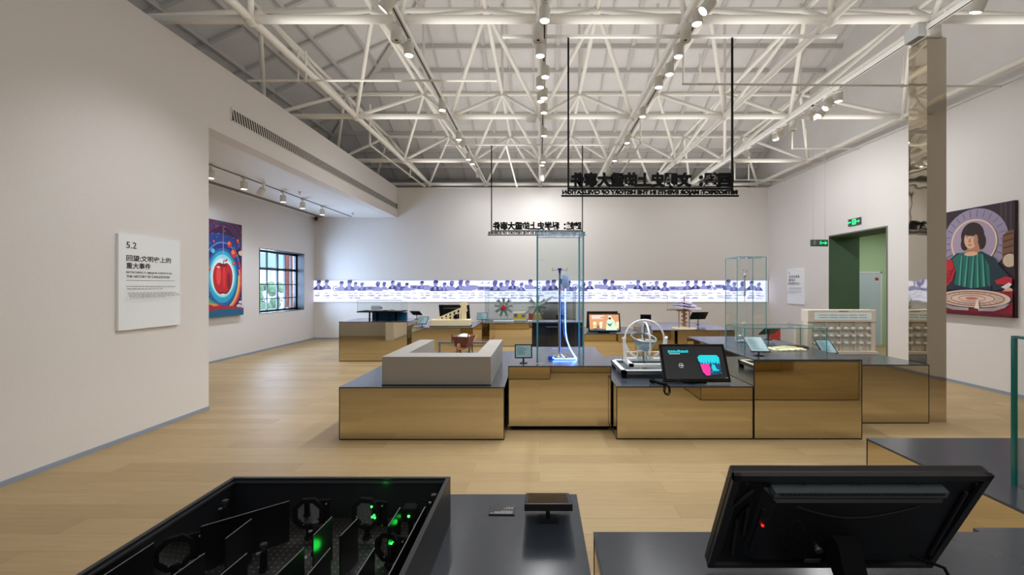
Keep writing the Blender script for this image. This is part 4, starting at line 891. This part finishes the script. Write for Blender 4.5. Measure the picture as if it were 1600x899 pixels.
base = [(PX(901, 5.3)-PX(883, 5.5), -.14, .022), (PX(897, 5.3)-PX(883, 5.5), -.155, .016), (PX(882, 5.3)-PX(883, 5.5), -.16, .016), (PX(868, 5.3)-PX(883, 5.5), -.16, .016), (PX(864, 5.3)-PX(883, 5.5), -.15, .02), (PX(864.5, 5.3)-PX(883, 5.5), -.13, .03)]
b = MB(); b.path(fine+[Vector(p) for p in base], .0052, GLOW, 8); b.build('light_tube', t2)
b = MB(); b.tube((0, 0, .875), (0, 0, .80), .009, GLOWW, 8); b.build('drip_chamber', t2)
b = MB()
for k in range(2, len(fine)-1, 1): b.torus(fine[k], .009, .002, GLOWW, fine[k+1]-fine[k], 10, 4)
for k in range(9): b.cb((base[1][0]+(base[3][0]-base[1][0])*k/8, -.172, .010), (.004, .012, .010), GLOWW)
b.build('tube_clips', t2)
b = MB(); b.cb((PX(861, 5.35)-PX(883, 5.5), -.10, .02), (.07, .05, .035), BLU); b.build('controller', t2)
t = thing('case_label', 'small pale label plate on the plinth top in front of the tall glass case', 'label', (PX(843, 5.02), 5.03, Z2)); b = MB(); b.bx(-.04, .04, -.012, .012, 0, .004, mat('label_grey', (190, 192, 196), .5)); b.build('plate', t); b = MB(); b.bx(-.03, .03, -.004, .004, .004, .0045, INKG); b.build('text_line', t)

# ---------------------------------------------------------------- gyroscope
t = thing('gyroscope', 'large white ringed gyroscope on a steel base frame', 'gyroscope', (PX(1007, 5.40), 5.40, Z3)); WM = mat('white_metal', (246, 248, 248), .3); GS = mat('grey_steel', (128, 140, 142), .35, .7)
bx0, bx1, by0, by1 = -.36, .62, -.40, .36
b = MB()
for a, c, e, f in ((bx0, bx1, by0, by0+.06), (bx0, bx1, by1-.06, by1), (bx0, bx0+.06, by0, by1), (bx1-.06, bx1, by0, by1)): b.bx(a, c, e, f, .045, .085, GS)
for a, c, e, f in ((bx0, bx1, by0, by0+.045), (bx0, bx1, by1-.045, by1), (bx0, bx0+.045, by0, by1), (bx1-.045, bx1, by0, by1)): b.bx(a, c, e, f, .085, .092, WM)
b.build('base_frame', t)
for x in (bx0+.03, bx1-.03):
    for y in (by0+.03, by1-.03): b = MB(); b.cb((x, y, .0225), (.05, .05, .045), MATTE); b.build('leg', t)
b = MB()
for a, c, e, f in ((bx0+.12, bx1-.12, by0+.14, by0+.19), (bx0+.12, bx1-.12, by1-.19, by1-.14), (bx0+.12, bx0+.17, by0+.14, by1-.14)): b.bx(a, c, e, f, .105, .14, WM)
for x in (bx0+.25, bx1-.3): b.cb((x, by0+.165, .095), (.02, .03, .03), WM)
b.build('inner_frame', t)
b = MB(); b.bx(bx0+.06, bx1-.06, by0+.06, by1-.06, .05, .054, GS); b.build('base_plate', t)
for x, y, s in ((-.25, -.05, 1), (.26, .03, -1)):
    b = MB(); b.add([(x-.018*s, y-.03, .14), (x+.02*s, y-.03, .14), (x+.02*s, y+.03, .14), (x-.018*s, y+.03, .14), (x-.035*s, y-.015, .44), (x-.012*s, y-.015, .44), (x-.012*s, y+.015, .44), (x-.035*s, y+.015, .44)], [(3, 2, 1, 0), (4, 5, 6, 7), (0, 1, 5, 4), (1, 2, 6, 5), (2, 3, 7, 6), (3, 0, 4, 7)], WM); b.build('upright', t)
b = MB(); b.tube((-.25, .06, .24), (.26, .06, .24), .007, WM, 8); b.tube((-.285, -.04, .425), (-.24, 0, .41), .011, WM, 8); b.tube((.295, .02, .425), (.24, 0, .41), .011, WM, 8); b.build('cross_bar', t)
c = (0, 0, .405)
b = MB(); b.torus(c, .245, .011, WM, (0.03, 1, 0), 64, 10); b.build('outer_ring', t)
b = MB(); b.torus((c[0]+.02, 0, c[2]), .215, .011, WM, (1, -.02, .06), 56, 8); b.build('middle_ring', t)
b = MB(); b.torus((c[0]-.01, 0, c[2]+.02), .155, .014, GS, (.12, -.28, 1), 48, 8); b.build('inner_ring', t)
b = MB(); b.lathe([(.0, -.15), (.035, -.15), (.05, -.13), (.10, -.085), (.128, -.02), (.13, 0), (.122, .004), (.02, .0)], (c[0], 0, c[2]-.01), mat('bowl_steel', (150, 168, 178), .3, .35), 32); b.build('rotor', t)
b = MB(); b.lathe([(.025, -.01), (.028, -.09), (.018, -.12), (.018, -.20)], (c[0], 0, c[2]-.14), GS, 16); b.tube((c[0], 0, c[2]-.01), (c[0], 0, c[2]+.2), .008, GS, 8); b.build('spindle', t)
b = MB()
for p, q in (((-.10, -.04, .14), (-.10, -.04, .27)), ((-.10, -.04, .27), (.0, -.04, .27)), ((0, -.04, .27), (0, -.04, .14))): b.tube(p, q, .011, WM, 8)
b.build('stop_bracket', t)
# audio handset
t = thing('audio_handset', 'black audio handset with a looped cord at the front of the gyroscope plinth', 'handset', (PX(1026, 4.72), 4.70, Z3))
b = MB(); b.lathe([(.03, 0), (.028, .012), (.012, .016), (.012, .03)], (-.02, .09, 0), MATTE, 14); b.path([(-.05, .1, .03), (-.03, .09, .045), (0, .09, .04)], .008, MATTE, 6); b.build('cradle', t)
b = MB(); b.path([(-.05, .05, .035), (-.02, .01, .028), (.02, -.05, .024), (.055, -.09, .024)], .017, MATTE, 10); b.ball((-.05, .05, .03), .026, MATTE, 10, (1, 1, .8)); b.ball((.058, -.09, .024), .024, MATTE, 10, (1, 1, .8)); b.build('receiver', t)
b = MB(); b.path([(.05, -.09, .012), (.055, -.115, -.01), (.05, -.117, -.05), (.065, -.117, -.085), (.09, -.117, -.09), (.108, -.117, -.06), (.105, -.115, -.02), (.10, -.11, .005), (.085, -.06, .01)], .006, MATTE, 8); b.build('cord', t)

# ---------------------------------------------------------------- tall case contents, manuscript
t = thing('ring_headed_staff', 'slender silver staff with ring head held upright in the tall narrow case', 'staff', (PX(1163.5, 6.17), 6.17, Z4)); PWM = mat('pale_metal', (214, 220, 236), .2, .6)
dz = lambda py: PZ(py, 6.17)-Z4
b = MB(); b.lathe([(.012, dz(463)), (.016, dz(458)), (.010, dz(450)), (.013, dz(445)), (.009, dz(435)), (.02, dz(433)), (.02, dz(430)), (.008, dz(429))], (0, 0, 0), PWM, 12); b.build('shaft', t)
b = MB(); b.torus((0, 0, dz(426)), .036, .006, PWM, (0, 1, 0), 28, 8, -PI*1.25, PI*.25); b.ball((-.028, 0, dz(422)), .011, PWM, 8); b.ball((.028, 0, dz(422)), .011, PWM, 8); b.ball((0, 0, dz(430)), .018, PWM, 8); b.build('ring_head', t)
b = MB(); b.tube((0, 0, .0), (0, 0, dz(462)), .004, mat('acrylic_rod', (206, 214, 224), .1), 8); b.build('support_rod', t)
b = MB(); b.bx(-.07, .07, -.05, .05, 0, .012, MATS['acrylic_rod']); b.build('support_base', t)
t = thing('glass_ornament', 'tangled clear ornament on the plinth at the foot of the silver staff', 'ornament', (PX(1158, 6.06), 6.07, Z4)); rn = random.Random(4); AC = mat('clear_ornament', (216, 226, 230), .1, .3)
for k in range(9):
    th = rn.uniform(0, 6.28); b = MB(); b.torus((.05*math.cos(th), .03*math.sin(th), .05+.11*rn.random()), rn.uniform(.022, .038), .004, AC, (rn.uniform(-1, 1), rn.uniform(-1, 1), rn.uniform(-1, 1)), 18, 6); b.build('loop', t)
b = MB(); b.bx(-.07, .07, -.04, .04, 0, .012, AC); b.tube((0, 0, 0), (0, 0, .1), .006, AC, 6); b.build('foot', t)
t = thing('cream_block', 'small cream block on a thin clear stand beside the silver staff', 'block', (PX(1162, 6.28), 6.27, Z4)); dz2 = PZ(507.5, 6.27)-Z4; b = MB(); b.bx(-.028, .028, -.02, .02, dz2, dz2+.032, mat('cream_stone', (226, 212, 170), .7)); b.build('block', t, .004); b = MB(); b.tube((0, 0, 0), (0, 0, dz2), .004, AC, 6); b.bx(-.03, .03, -.02, .02, 0, .006, AC); b.build('clear_stand', t)
t = thing('manuscript', 'ragged cream manuscript lying in the low wide glass case', 'manuscript', (PX(1228, 5.33), 5.33, Z4), .15); MS = mat('parchment', (232, 226, 188), .85, noise=.08, nscale=40); rn = random.Random(9)
b = MB(); n = 40; ring = []
for k in range(n):
    th = 2*PI*k/n; r = 1/max(abs(math.cos(th))/.20, abs(math.sin(th))/.13); r *= 1+rn.uniform(-.05, .05); ring.append((r*math.cos(th), r*math.sin(th), .008+rn.uniform(0, .012)))
b.add(ring+[(x*.5, y*.5, .026+rn.uniform(-.006, .006)) for x, y, z in ring]+[(0, 0, .024)]+[(x, y, 0) for x, y, z in ring], [(k, (k+1) % n, n+(k+1) % n, n+k) for k in range(n)]+[(n+k, n+(k+1) % n, 2*n) for k in range(n)]+[(2*n+1+k, 2*n+1+(k+1) % n, (k+1) % n, k) for k in range(n)], MS); b.build('sheet', t)
b = MB(); b.path([(-.19, -.06, .022), (0, -.04, .034), (.18, -.07, .022)], .007, MS, 6); b.path([(-.17, .05, .022), (.02, .06, .034), (.17, .04, .022)], .007, MS, 6); b.build('folds', t)
t = thing('wooden_slips', 'dark wooden slip bundle beside the manuscript in the low case', 'slips', (PX(1256, 5.36)+.0, 5.49, Z4), -.12); WD = mat('dark_slip', (78, 60, 50), .6)
for k in range(6): b = MB(); b.bx(-.10, .10, -.075+k*.025, -.053+k*.025, 0, .02+.006*(k % 2), WD); b.build('slip', t, .002)
t = thing('case_label', 'tiny white label with marks standing on the low glass case top', 'label', (PX(1234, 5.4), 5.40, 1.149)); b = MB(); b.bx(-.035, .035, -.004, .004, 0, .05, GLASS); b.build('plate', t); b = MB(); b.bx(-.03, -.024, -.006, -.0045, .005, .045, INKG); b.bx(-.01, .03, -.006, -.0045, .012, .02, INKG); b.build('marks', t)

# ---------------------------------------------------------------- wooden ball board on the plinth by the pillar
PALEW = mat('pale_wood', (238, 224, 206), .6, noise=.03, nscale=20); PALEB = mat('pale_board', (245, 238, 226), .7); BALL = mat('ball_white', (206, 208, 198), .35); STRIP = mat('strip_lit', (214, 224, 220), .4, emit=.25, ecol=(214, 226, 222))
yb0 = 5.92; bx0, bx1 = PX(1264, yb0), 4.66
t = thing('ball_board', 'pale wooden board with columns of white balls standing before the right wall', 'board', ((bx0+bx1)/2, yb0+.08, Z5)); W2 = (bx1-bx0)/2; HT = .61
b = MB(); b.bx(-W2+.04, W2-.02, .0, .03, .04, HT-.15, PALEB); b.build('backboard', t)
b = MB(); b.bx(-W2, W2, -.06, .10, HT-.165, HT, PALEW); b.build('header', t, .003)
b = MB(); b.bx(-W2-.0, W2+.0, -.10, .10, 0, .04, PALEW); b.build('base_board', t, .003)
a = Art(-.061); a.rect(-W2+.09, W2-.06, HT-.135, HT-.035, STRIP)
for r in range(2):
    for k in range(25): a.rect(-W2+.13+k*.027, -W2+.13+k*.027+(.016 if k % 5 else .006), HT-.075-r*.033, HT-.066-r*.033, INK)
a.rect(-.06, .07, HT-.022, HT-.014, INK); a.build('number_strip', t)
for x in (-W2+.03, W2-.03):
    b = MB(); b.bx(x-.03, x+.03, -.05, .05, .04, HT-.165, PALEW); b.build('side_post', t)
pw = (2*W2-.12)/4
for k in range(1, 4): b = MB(); b.bx(-W2+.06+k*pw-.008, -W2+.06+k*pw+.008, -.03, .0, .04, HT-.165, PALEW); b.build('divider', t)
for k in range(4):
    for j, fx in enumerate((.27, .76)):
        for r, z in enumerate((.345, .245, .145)):
            b = MB(); x = -W2+.06+(k+fx)*pw; b.ball((x, -.062, z), .032, BALL, 14, (1.15, 1, .95)); b.tube((x-.012, 0, z-.004), (x-.012, -.045, z-.004), .011, PALEW, 8); b.build('ball', t)
b = MB(); b.bx(-W2-.10, -W2-.0, .06, .10, 0, .40, PALEW); b.build('side_wing', t)

# ---------------------------------------------------------------- exhibits along the back
# ramp model
IV = mat('ivory_wood', (236, 222, 184), .6); yq = 9.75; t = thing('ramp_model', 'cream wooden inclined ramp model with a stepped tower', 'model', (PX(705, yq), yq, .74), math.radians(4)); W2 = (PX(737, yq)-PX(673, yq))/2
b = MB(); b.bx(-W2, W2, -.16, .16, 0, .008, MATTE); b.build('under_board', t)
b = MB(); b.bx(-W2+.02, W2-.02, -.14, .14, .008, .15, IV); b.build('base_box', t, .01)
p0, p1 = Vector((-W2+.14, 0, .16)), Vector((W2-.12, 0, .46))
for y in (-.07, .07):
    b = MB(); beam(b, p0+Vector((0, y, 0)), p1+Vector((0, y, 0)), .022, .03, IV); beam(b, p0+Vector((.12, y, -.01)), p1+Vector((0, y, -.10)), .02, .022, IV); b.build('ramp_rail', t)
for k in range(7):
    f = (k+.8)/7.3; q = p0.lerp(p1, f)
    for y in (-.075, .075): b = MB(); b.bx(q.x-.016, q.x+.016, y-.014, y+.014, .15, q.z, IV); b.build('ramp_post', t)
for z0_, z1_, hw_ in ((.15, .33, .05), (.33, .37, .075), (.37, .47, .06), (.47, .50, .085), (.50, .56, .06)):
    b = MB(); b.bx(W2-.20-hw_+.02, W2-.20+hw_+.02, -.09, .09, z0_, z1_, IV); b.build('tower_block', t, .004)
b = MB(); b.cb((.12, -.1, .22), (.06, .05, .10), MATTE); b.build('dark_niche', t)
# radial engines
def cyl_prof(h0, h1, r): 
    pr = []; n = 7
    for k in range(n): z = h0+(h1-h0)*k/n; pr += [(r, z), (r, z+(h1-h0)*.5/n), (r*.72, z+(h1-h0)*.55/n), (r*.72, z+(h1-h0)*.98/n)]
    return [(0, h0)]+pr+[(r*.9, h1), (r*.9, h1+.02), (0, h1+.02)]
ENG = mat('engine_metal', (190, 198, 192), .35, .35); ENGD = mat('engine_dark', (136, 148, 140), .4, .35); REDH = mat('hub_red', (206, 30, 52), .4)
def engine(label, px, py, yy, nc, red, prop):
    zc = PZ(py, yy)-.64; t = thing('radial_engine', label, 'engine model', (PX(px, yy), yy, .64), 0, 'radial engine models by the back wall'); R = .26
    b = MB(); b.lathe([(.0, -.07), (.06, -.07), (.09, -.03), (.09, .05), (.05, .08), (0, .08)], (0, 0, zc), ENG, 18, (0, 1, 0)); b.build('crankcase', t)
    b = MB()
    if red: b.lathe([(0, -.13), (.05, -.12), (.075, -.07), (.075, -.05)], (0, 0, zc-.01), REDH, 6, (0, 1, 0)); b.prism([(-.07, zc-.02), (.07, zc-.02), (.05, zc+.03), (0, zc+.075), (-.05, zc+.03)], -.10, -.07, REDH)
    else: b.lathe([(0, -.14), (.03, -.13), (.045, -.07), (.045, -.05)], (0, 0, zc), ENG, 14, (0, 1, 0))
    b.build('hub', t)
    for k in range(nc):
        th = PI/2+2*PI*k/nc; dr = Vector((math.cos(th), 0, math.sin(th))); b = MB(); b.lathe(cyl_prof(.09, .235, .042), (0, 0, zc), ENGD, 12, dr)
        sd = Vector((-dr.z, 0, dr.x)); top = Vector((0, 0, zc))+dr*.262
        for s in (-1, 1): b.ball(top+sd*s*.034, .025, ENG, 8); b.tube(Vector((0, -.05, zc))+dr*.08+sd*s*.012, top+sd*s*.03+Vector((0, -.03, 0)), .006, ENG, 6)
        b.build('cylinder', t)
    if prop:
        for s in (-1, 1):
            a_ = Vector((math.cos(.55), 0, math.sin(.55)))*s; n_ = Vector((-a_.z, 0, a_.x)); o_ = Vector((0, -.12, zc)); b = MB(); V = []
            for f, wd in ((.03, .014), (.2, .034), (.4, .032), (.5, .02), (.52, .004)):
                for yo in (-.006, .006):
                    for sg in (-1, 1): V.append(o_+a_*f+n_*wd*sg+Vector((0, yo+sg*.008, 0)))
            Fc = []
            for i in range(4): o4 = i*4; Fc += [(o4, o4+1, o4+5, o4+4), (o4+2, o4+6, o4+7, o4+3), (o4, o4+4, o4+6, o4+2), (o4+1, o4+3, o4+7, o4+5)]
            b.add(V, Fc+[(0, 2, 3, 1), (16, 17, 19, 18)], ENG); b.build('propeller_blade', t)
    b = MB(); b.bx(-.28, .30, -.14, .14, 0, .03, mat('stand_white', (228, 230, 228), .4)); b.build('stand_base', t, .004)
    for s in (-1, 1): b = MB(); b.tube((s*.12, .05, .03), (s*.05, .05, zc-.05), .012, ENG, 8); b.build('stand_leg', t)
engine('radial engine model with red hub, left of the yellow box', 787, 480, 12.2, 9, True, False)
engine('radial engine model with silver propeller, seen through the tall glass case edge', 840, 478, 12.2, 7, False, True)
YEL = mat('yellow_paint', (226, 190, 74), .5); TW = mat('window_blue', (50, 110, 150), .4)
t = thing('yellow_box_model', 'yellow box model with two blue windows between the radial engines', 'model', (PX(812, 12.6), 12.62, .64)); b = MB(); b.bx(-.19, .19, -.1, .1, .03, .22, YEL); b.build('body', t, .01); b = MB(); b.bx(-.185, .185, -.09, .09, .22, .245, WHITE); b.build('lid', t)
for x in (-.11, .11): b = MB(); b.cb((x, -.103, .15), (.09, .008, .09), TW); b.build('window', t)
b = MB(); b.bx(-.2, .2, -.12, .12, 0, .03, WHITE); b.build('base', t)
t = thing('red_box_model', 'red and yellow box model right of the yellow box', 'model', (PX(833, 12.6)+.03, 12.62, .64)); b = MB(); b.bx(-.16, .02, -.1, .1, .0, .21, mat('brick_red', (168, 74, 56), .5)); b.build('red_half', t, .006); b = MB(); b.bx(.02, .19, -.1, .1, 0, .20, YEL); b.build('yellow_half', t, .006)
# aerial screw
OC = mat('ochre_wood', (176, 116, 62), .5); LAV = mat('lavender_vane', (200, 196, 226), .4); yh = 9.2; t = thing('aerial_screw', 'wooden aerial screw model with stacked pale vanes and a wire cage', 'model', (PX(1069, yh), yh, .74)); k_ = yh/F
b = MB(); b.lathe([(0, 0), (.26, 0), (.26, .015), (.1, .02), (.05, .04), (0, .04)], (0, 0, 0), IV, 28); b.build('base_disc', t)
hz = lambda py: PZ(py, yh)-.74
b = MB(); b.lathe([(.03, .02), (.022, .25), (.028, .26), (.02, .45), (.03, .46), (.014, .6), (.008, hz(463))], (0, 0, 0), OC, 12); b.build('mast', t)
for py, r, th in ((480, 26, .0), (476, 18, .5), (472, 12, 1.1)):
    b = MB(); z = hz(py); V = [(0, 0, z+.02)]; n = 28
    for i in range(n): a_ = 2*PI*i/n+th; rr = r*k_*(1 if i % 7 else .78); V.append((rr*math.cos(a_), rr*math.sin(a_), z-.012+.02*math.sin(a_*2)))
    V += [(x, y, zz-.010) for x, y, zz in V[1:]]; b.add(V, [(0, 1+i, 1+(i+1) % n) for i in range(n)]+[(1+i, 1+n+i, 1+n+(i+1) % n, 1+(i+1) % n) for i in range(n)]+[tuple(range(2*n, n, -1))], LAV); b.build('vane', t)
b = MB(); b.path([(.055*math.cos(s*.55), .055*math.sin(s*.55), .05+s*.0075) for s in range(48)], .009, OC, 6); b.build('spiral_stair', t)
for s in range(4):
    a_ = .5+PI/2*s; b = MB(); b.tube((.15*math.cos(a_), .15*math.sin(a_), .015), (.15*math.cos(a_), .15*math.sin(a_), hz(486)), .006, OC, 6); b.build('cage_post', t)
b = MB(); b.torus((0, 0, hz(486)), .15, .006, OC, (0, 0, 1), 28, 6); b.tube((-28*k_, 0, hz(484.5)), (.1, 0, hz(484.5)), .009, WOOD, 8); b.tube((-26*k_, 0, hz(484)), (-26*k_, 0, hz(463)), .003, OC, 5); b.ball((-26*k_, 0, hz(463.5)), .014, OC, 8); b.tube((-.10, 0, hz(469)), (.13, 0, hz(469)), .004, WOOD, 5); b.build('cross_arms', t)

# ---------------------------------------------------------------- nearest plinth: optics tank
TKB = mat('tank_black', (25, 27, 31), .42); BLUEBK = mat('tank_outer', (40, 46, 56), .4)
tx0, tx1, ty0, ty1, tz0, tz1 = -1.40, -.407, .45, 1.961, .57, .778
t = thing('optics_tank', 'large open black tank full of laser optics in the left foreground', 'tank', (0, 0, tz0)); h = tz1-tz0
for a, c, e, f in ((tx0, tx1, ty1-.018, ty1), (tx0, tx1, ty0, ty0+.018), (tx0, tx0+.018, ty0+.018, ty1-.018), (tx1-.018, tx1, ty0+.018, ty1-.018)):
    b = MB(); b.bx(a, c, e, f, 0, h, TKB); b.build('wall_panel', t, .001)
b = MB(); b.bx(tx0+.018, tx1-.018, ty0+.018, ty1-.018, .004, .03, dotboard_mat()); b.build('breadboard', t)
b = MB()
for a, c, e, f in ((tx0+.018, tx1-.018, ty1-.026, ty1-.018), (tx0+.018, tx0+.026, ty0, ty1)): b.bx(a, c, e, f, h-.02, h-.012, mat('seal_grey', (56, 58, 60), .4))
b.build('seal_strip', t)
PB = mat('baffle_black', (9, 9, 10), .35); PE = mat('baffle_edge', (150, 152, 156), .4, .5); FZ = tz0+.03
def baffle(label, xa, ya, xb_, yb__, hh=.165):
    t = thing('baffle_plate', label, 'plate', (xa, ya, FZ), math.atan2(yb__-ya, xb_-xa), 'black baffle plates in the optics tank'); L = math.hypot(xb_-xa, yb__-ya)
    b = MB(); b.bx(0, L, -.002, .002, 0, hh-.0015, PB); b.build('plate', t); b = MB(); b.bx(.004, L, -.0011, .0011, hh-.0015, hh, PE); b.build('bare_edge', t)
    b = MB(); b.bx(.01, .05, -.012, .012, 0, .006, PB); b.build('foot', t)
baffle('wide black baffle plate at the left rear of the tank with pale edge', -1.2475, 1.577, -1.03, 1.765)
baffle('short black baffle plate in front of the wide rear left one', -1.10, 1.50, -1.095, 1.63)
baffle('black baffle plate splashed with green laser light', -.803, 1.52, -.796, 1.645)
baffle('black baffle plate just left of the green dotted round mirror', -.706, 1.516, -.693, 1.635)
baffle('black baffle plate with a faint green patch left of the laser block', -.558, 1.577, -.557, 1.715)
baffle('black baffle plate in the front row below the green splashed one', -.815, 1.22, -.796, 1.449)
baffle('black baffle plate in the front row between the green splashed and the next one', -.712, 1.22, -.707, 1.449)
baffle('black baffle plate in the front row with a green tip below the round mirror', -.559, 1.22, -.558, 1.449)
baffle('long black baffle plate running along the right wall of the tank', -.463, 1.15, -.459, 1.719)
baffle('black baffle plate right of the leftmost round mirror', -1.13, 1.22, -1.109, 1.42)
baffle('black baffle plate at the front between the left mirror and the knob posts', -.985, 1.18, -.969, 1.42)
baffle('leftmost black baffle plate by the long left wall of the tank', -1.335, 1.15, -1.33, 1.478)
MIRG = mat('optic_mirror', (196, 202, 200), .06, 1.); LAS = mat('laser_green', (60, 255, 90), .4, emit=9, ecol=(40, 255, 70))
def mount(label, px, py, zc, R, rz, glow=()):
    d = DZ(py, zc); t = thing('mirror_mount', label, 'optical mount', (PX(px, d), d, FZ), rz, 'round mirror mounts in the optics tank'); c = zc-FZ
    b = MB(); o8 = [((R+.012)*math.cos(PI/8+k*PI/4), (R+.012)*math.sin(PI/8+k*PI/4)) for k in range(8)]; vs = [(x, y, c+z) for y in (0, .016) for x, z in o8]; n = 8; ins = [(R*.88*math.cos(PI/8+k*PI/4), R*.88*math.sin(PI/8+k*PI/4)) for k in range(8)]; vs += [(x, y, c+z) for y in (0, .016) for x, z in ins]
    b.add(vs, [(k, (k+1) % 8, 16+(k+1) % 8, 16+k) for k in range(8)]+[(8+k, 24+k, 24+(k+1) % 8, 8+(k+1) % 8) for k in range(8)]+[(k, 8+k, 8+(k+1) % 8, (k+1) % 8) for k in range(8)]+[(16+k, 16+(k+1) % 8, 24+(k+1) % 8, 24+k) for k in range(8)], MATTE)
    b.bx(R*.55, R+.03, .012, .022, c-R*.9, c+R*.9, MATTE); b.build('frame', t)
    b = MB(); b.lathe([(0, .006), (R*.93, .006), (R*.93, .012), (0, .012)], (0, 0, c), MIRG, 28, (0, 1, 0)); b.build('mirror', t)
    b = MB(); b.torus((0, .003, c), R*.92, .003, CHROME, (0, 1, 0), 30, 6); b.build('retaining_ring', t)
    b = MB(); b.tube((0, .012, 0), (0, .012, c-R-.008), .011, MATTE, 12); b.lathe([(.018, 0), (.018, .006), (.012, .008)], (0, .012, 0), MATTE, 14); b.build('post', t)
    b = MB()
    for x, z in ((R+.018, c+R*.7), (R+.018, c-R*.7)): b.lathe([(0, -.012), (.007, -.012), (.007, .006), (0, .006)], (x, .016, z), MATTE, 10, (0, 1, 0)); b.ball((x, .0, z), .004, ALU, 6)
    b.build('adjust_knobs', t)
    for x, z in glow: b = MB(); b.ball((x*R, -.001, c+z*R), .0042, LAS, 8); b.build('laser_spot', t)
    return t
mount('round mirror mount at the rear, dark, above the knob posts', 481, 804, .705, .054, .12)
mount('round mirror mount at the rear centre with green laser dots', 571, 804, .705, .056, -.15, ((.5, .6), (.55, -.15), (.75, -.2)))
mount('round mirror mount at the right with one green laser dot', 605, 857, .670, .046, -.25, ((.4, .45),))
mount('leftmost round mirror mount, tilted, by the left wall', 273, 866, .69, .052, .7)
t = thing('laser_module', 'small black laser block with a green spot at the right rear', 'laser', (PX(641, 1.78), 1.78, FZ)); zc = PZ(803, 1.78)-FZ
b = MB(); b.bx(-.028, .028, -.02, .03, zc-.026, zc+.03, MATTE); b.build('block', t, .003); b = MB(); b.ball((0, -.021, zc), .0052, LAS, 8); b.build('laser_spot', t); b = MB(); b.tube((0, .005, 0), (0, .005, zc-.02), .009, MATTE, 10); b.build('post', t)
b = MB(); b.path([(.02, .02, zc+.03), (.04, .03, zc+.045), (.065, .03, zc+.035), (.075, .02, zc-.02), (.07, .01, .008)], .003, MATTE, 6); b.build('cable', t)
def lamp(par, loc, e, size=.01):
    l = bpy.data.lights.new('laser_scatter', 'POINT'); l.energy = e; l.color = (.02, 1, .08); l.shadow_soft_size = size; o = bpy.data.objects.new('laser_scatter', l); C.objects.link(o); o.parent = par; o.location = loc
lamp(t, (-.803+.035-PX(641, 1.78), 1.575-1.78, .095), .16, .02); lamp(t, (-.565-.03-PX(641, 1.78)+.05, 1.68-1.78, .125), .02); lamp(t, (PX(595, 1.9)-PX(641, 1.78), 1.91-1.78, .15), .02)
def knobpost(label, px, ptop, dd, hgt):
    t = thing('optical_post', label, 'optical post', (PX(px, dd), dd, FZ), 0, 'knobbed optical posts'); b = MB(); b.lathe([(.016, 0), (.016, .006), (.012, .008), (.012, hgt-.03)], (0, 0, 0), MATTE, 14); b.build('post', t)
    b = MB(); b.lathe([(.006, hgt-.03), (.006, hgt-.012), (.012, hgt-.012), (.012, hgt), (0, hgt)], (0, 0, 0), mat('knob_grey', (66, 66, 68), .35, .6), 12); b.build('top_knob', t)
    b = MB(); b.tube((-.010, -.002, hgt-.034), (-.024, -.004, hgt-.036), .005, ALU, 8); b.build('thumb_screw', t)
knobpost('knobbed optical post at the left, in front of the wide rear plate', 412, 815, 1.58, .10)
knobpost('knobbed optical post beside the dark rear round mirror', 493, 803, 1.68, .125)
knobpost('low knobbed post in the front row of the tank', 438, 872, 1.46, .055)
knobpost('knobbed optical post by the rear left corner of the tank', 352, 783, 1.80, .15)
knobpost('knobbed optical post by the right wall behind the laser block', 678, 781, 1.84, .155)
t = thing('small_screw_cap', 'tiny white screw cap lying on the black breadboard', 'screw', (PX(479, 1.66), 1.655, FZ)); b = MB(); b.lathe([(.005, 0), (.005, .004), (0, .004)], (0, 0, 0), WHITE, 10); b.build('cap', t); b = MB(); b.lathe([(.003, .004), (.003, .007), (0, .007)], (0, 0, 0), ALU, 10); b.build('hex_head', t)
# placard
dd = 2.055; t = thing('placard', 'black placard with white print lying on the nearest plinth', 'placard', (PX(785, dd), dd, .57), -.02); b = MB(); b.bx(-.061, .061, -.04, .04, 0, .006, BLACK); b.build('plate', t, .001); b = MB(); rn = random.Random(8)
for v, hh, nw in ((.030, .004, 9), (.020, .006, 8), (.010, .003, 5), (-.012, .003, 4), (-.020, .004, 3)):
    u = .05
    for k in range(nw): ww = rn.uniform(.006, .013); b.bx(u-ww, u, -v-hh/2, -v+hh/2, .006, .0064, mat('print_white', (200, 204, 206), .6)); u -= ww+.0025
b.build('print_lines', t)
t = thing('black_tray', 'thin black plate lying inside the thick glass case at the right edge', 'plate', (2.72, 2.10, .57)); b = MB(); b.bx(0, .5, -.08, .12, .0, .012, MATTE); b.build('plate', t, .002); b = MB(); b.bx(.02, .48, -.06, .10, .012, .014, BLACK); b.build('inlay', t)
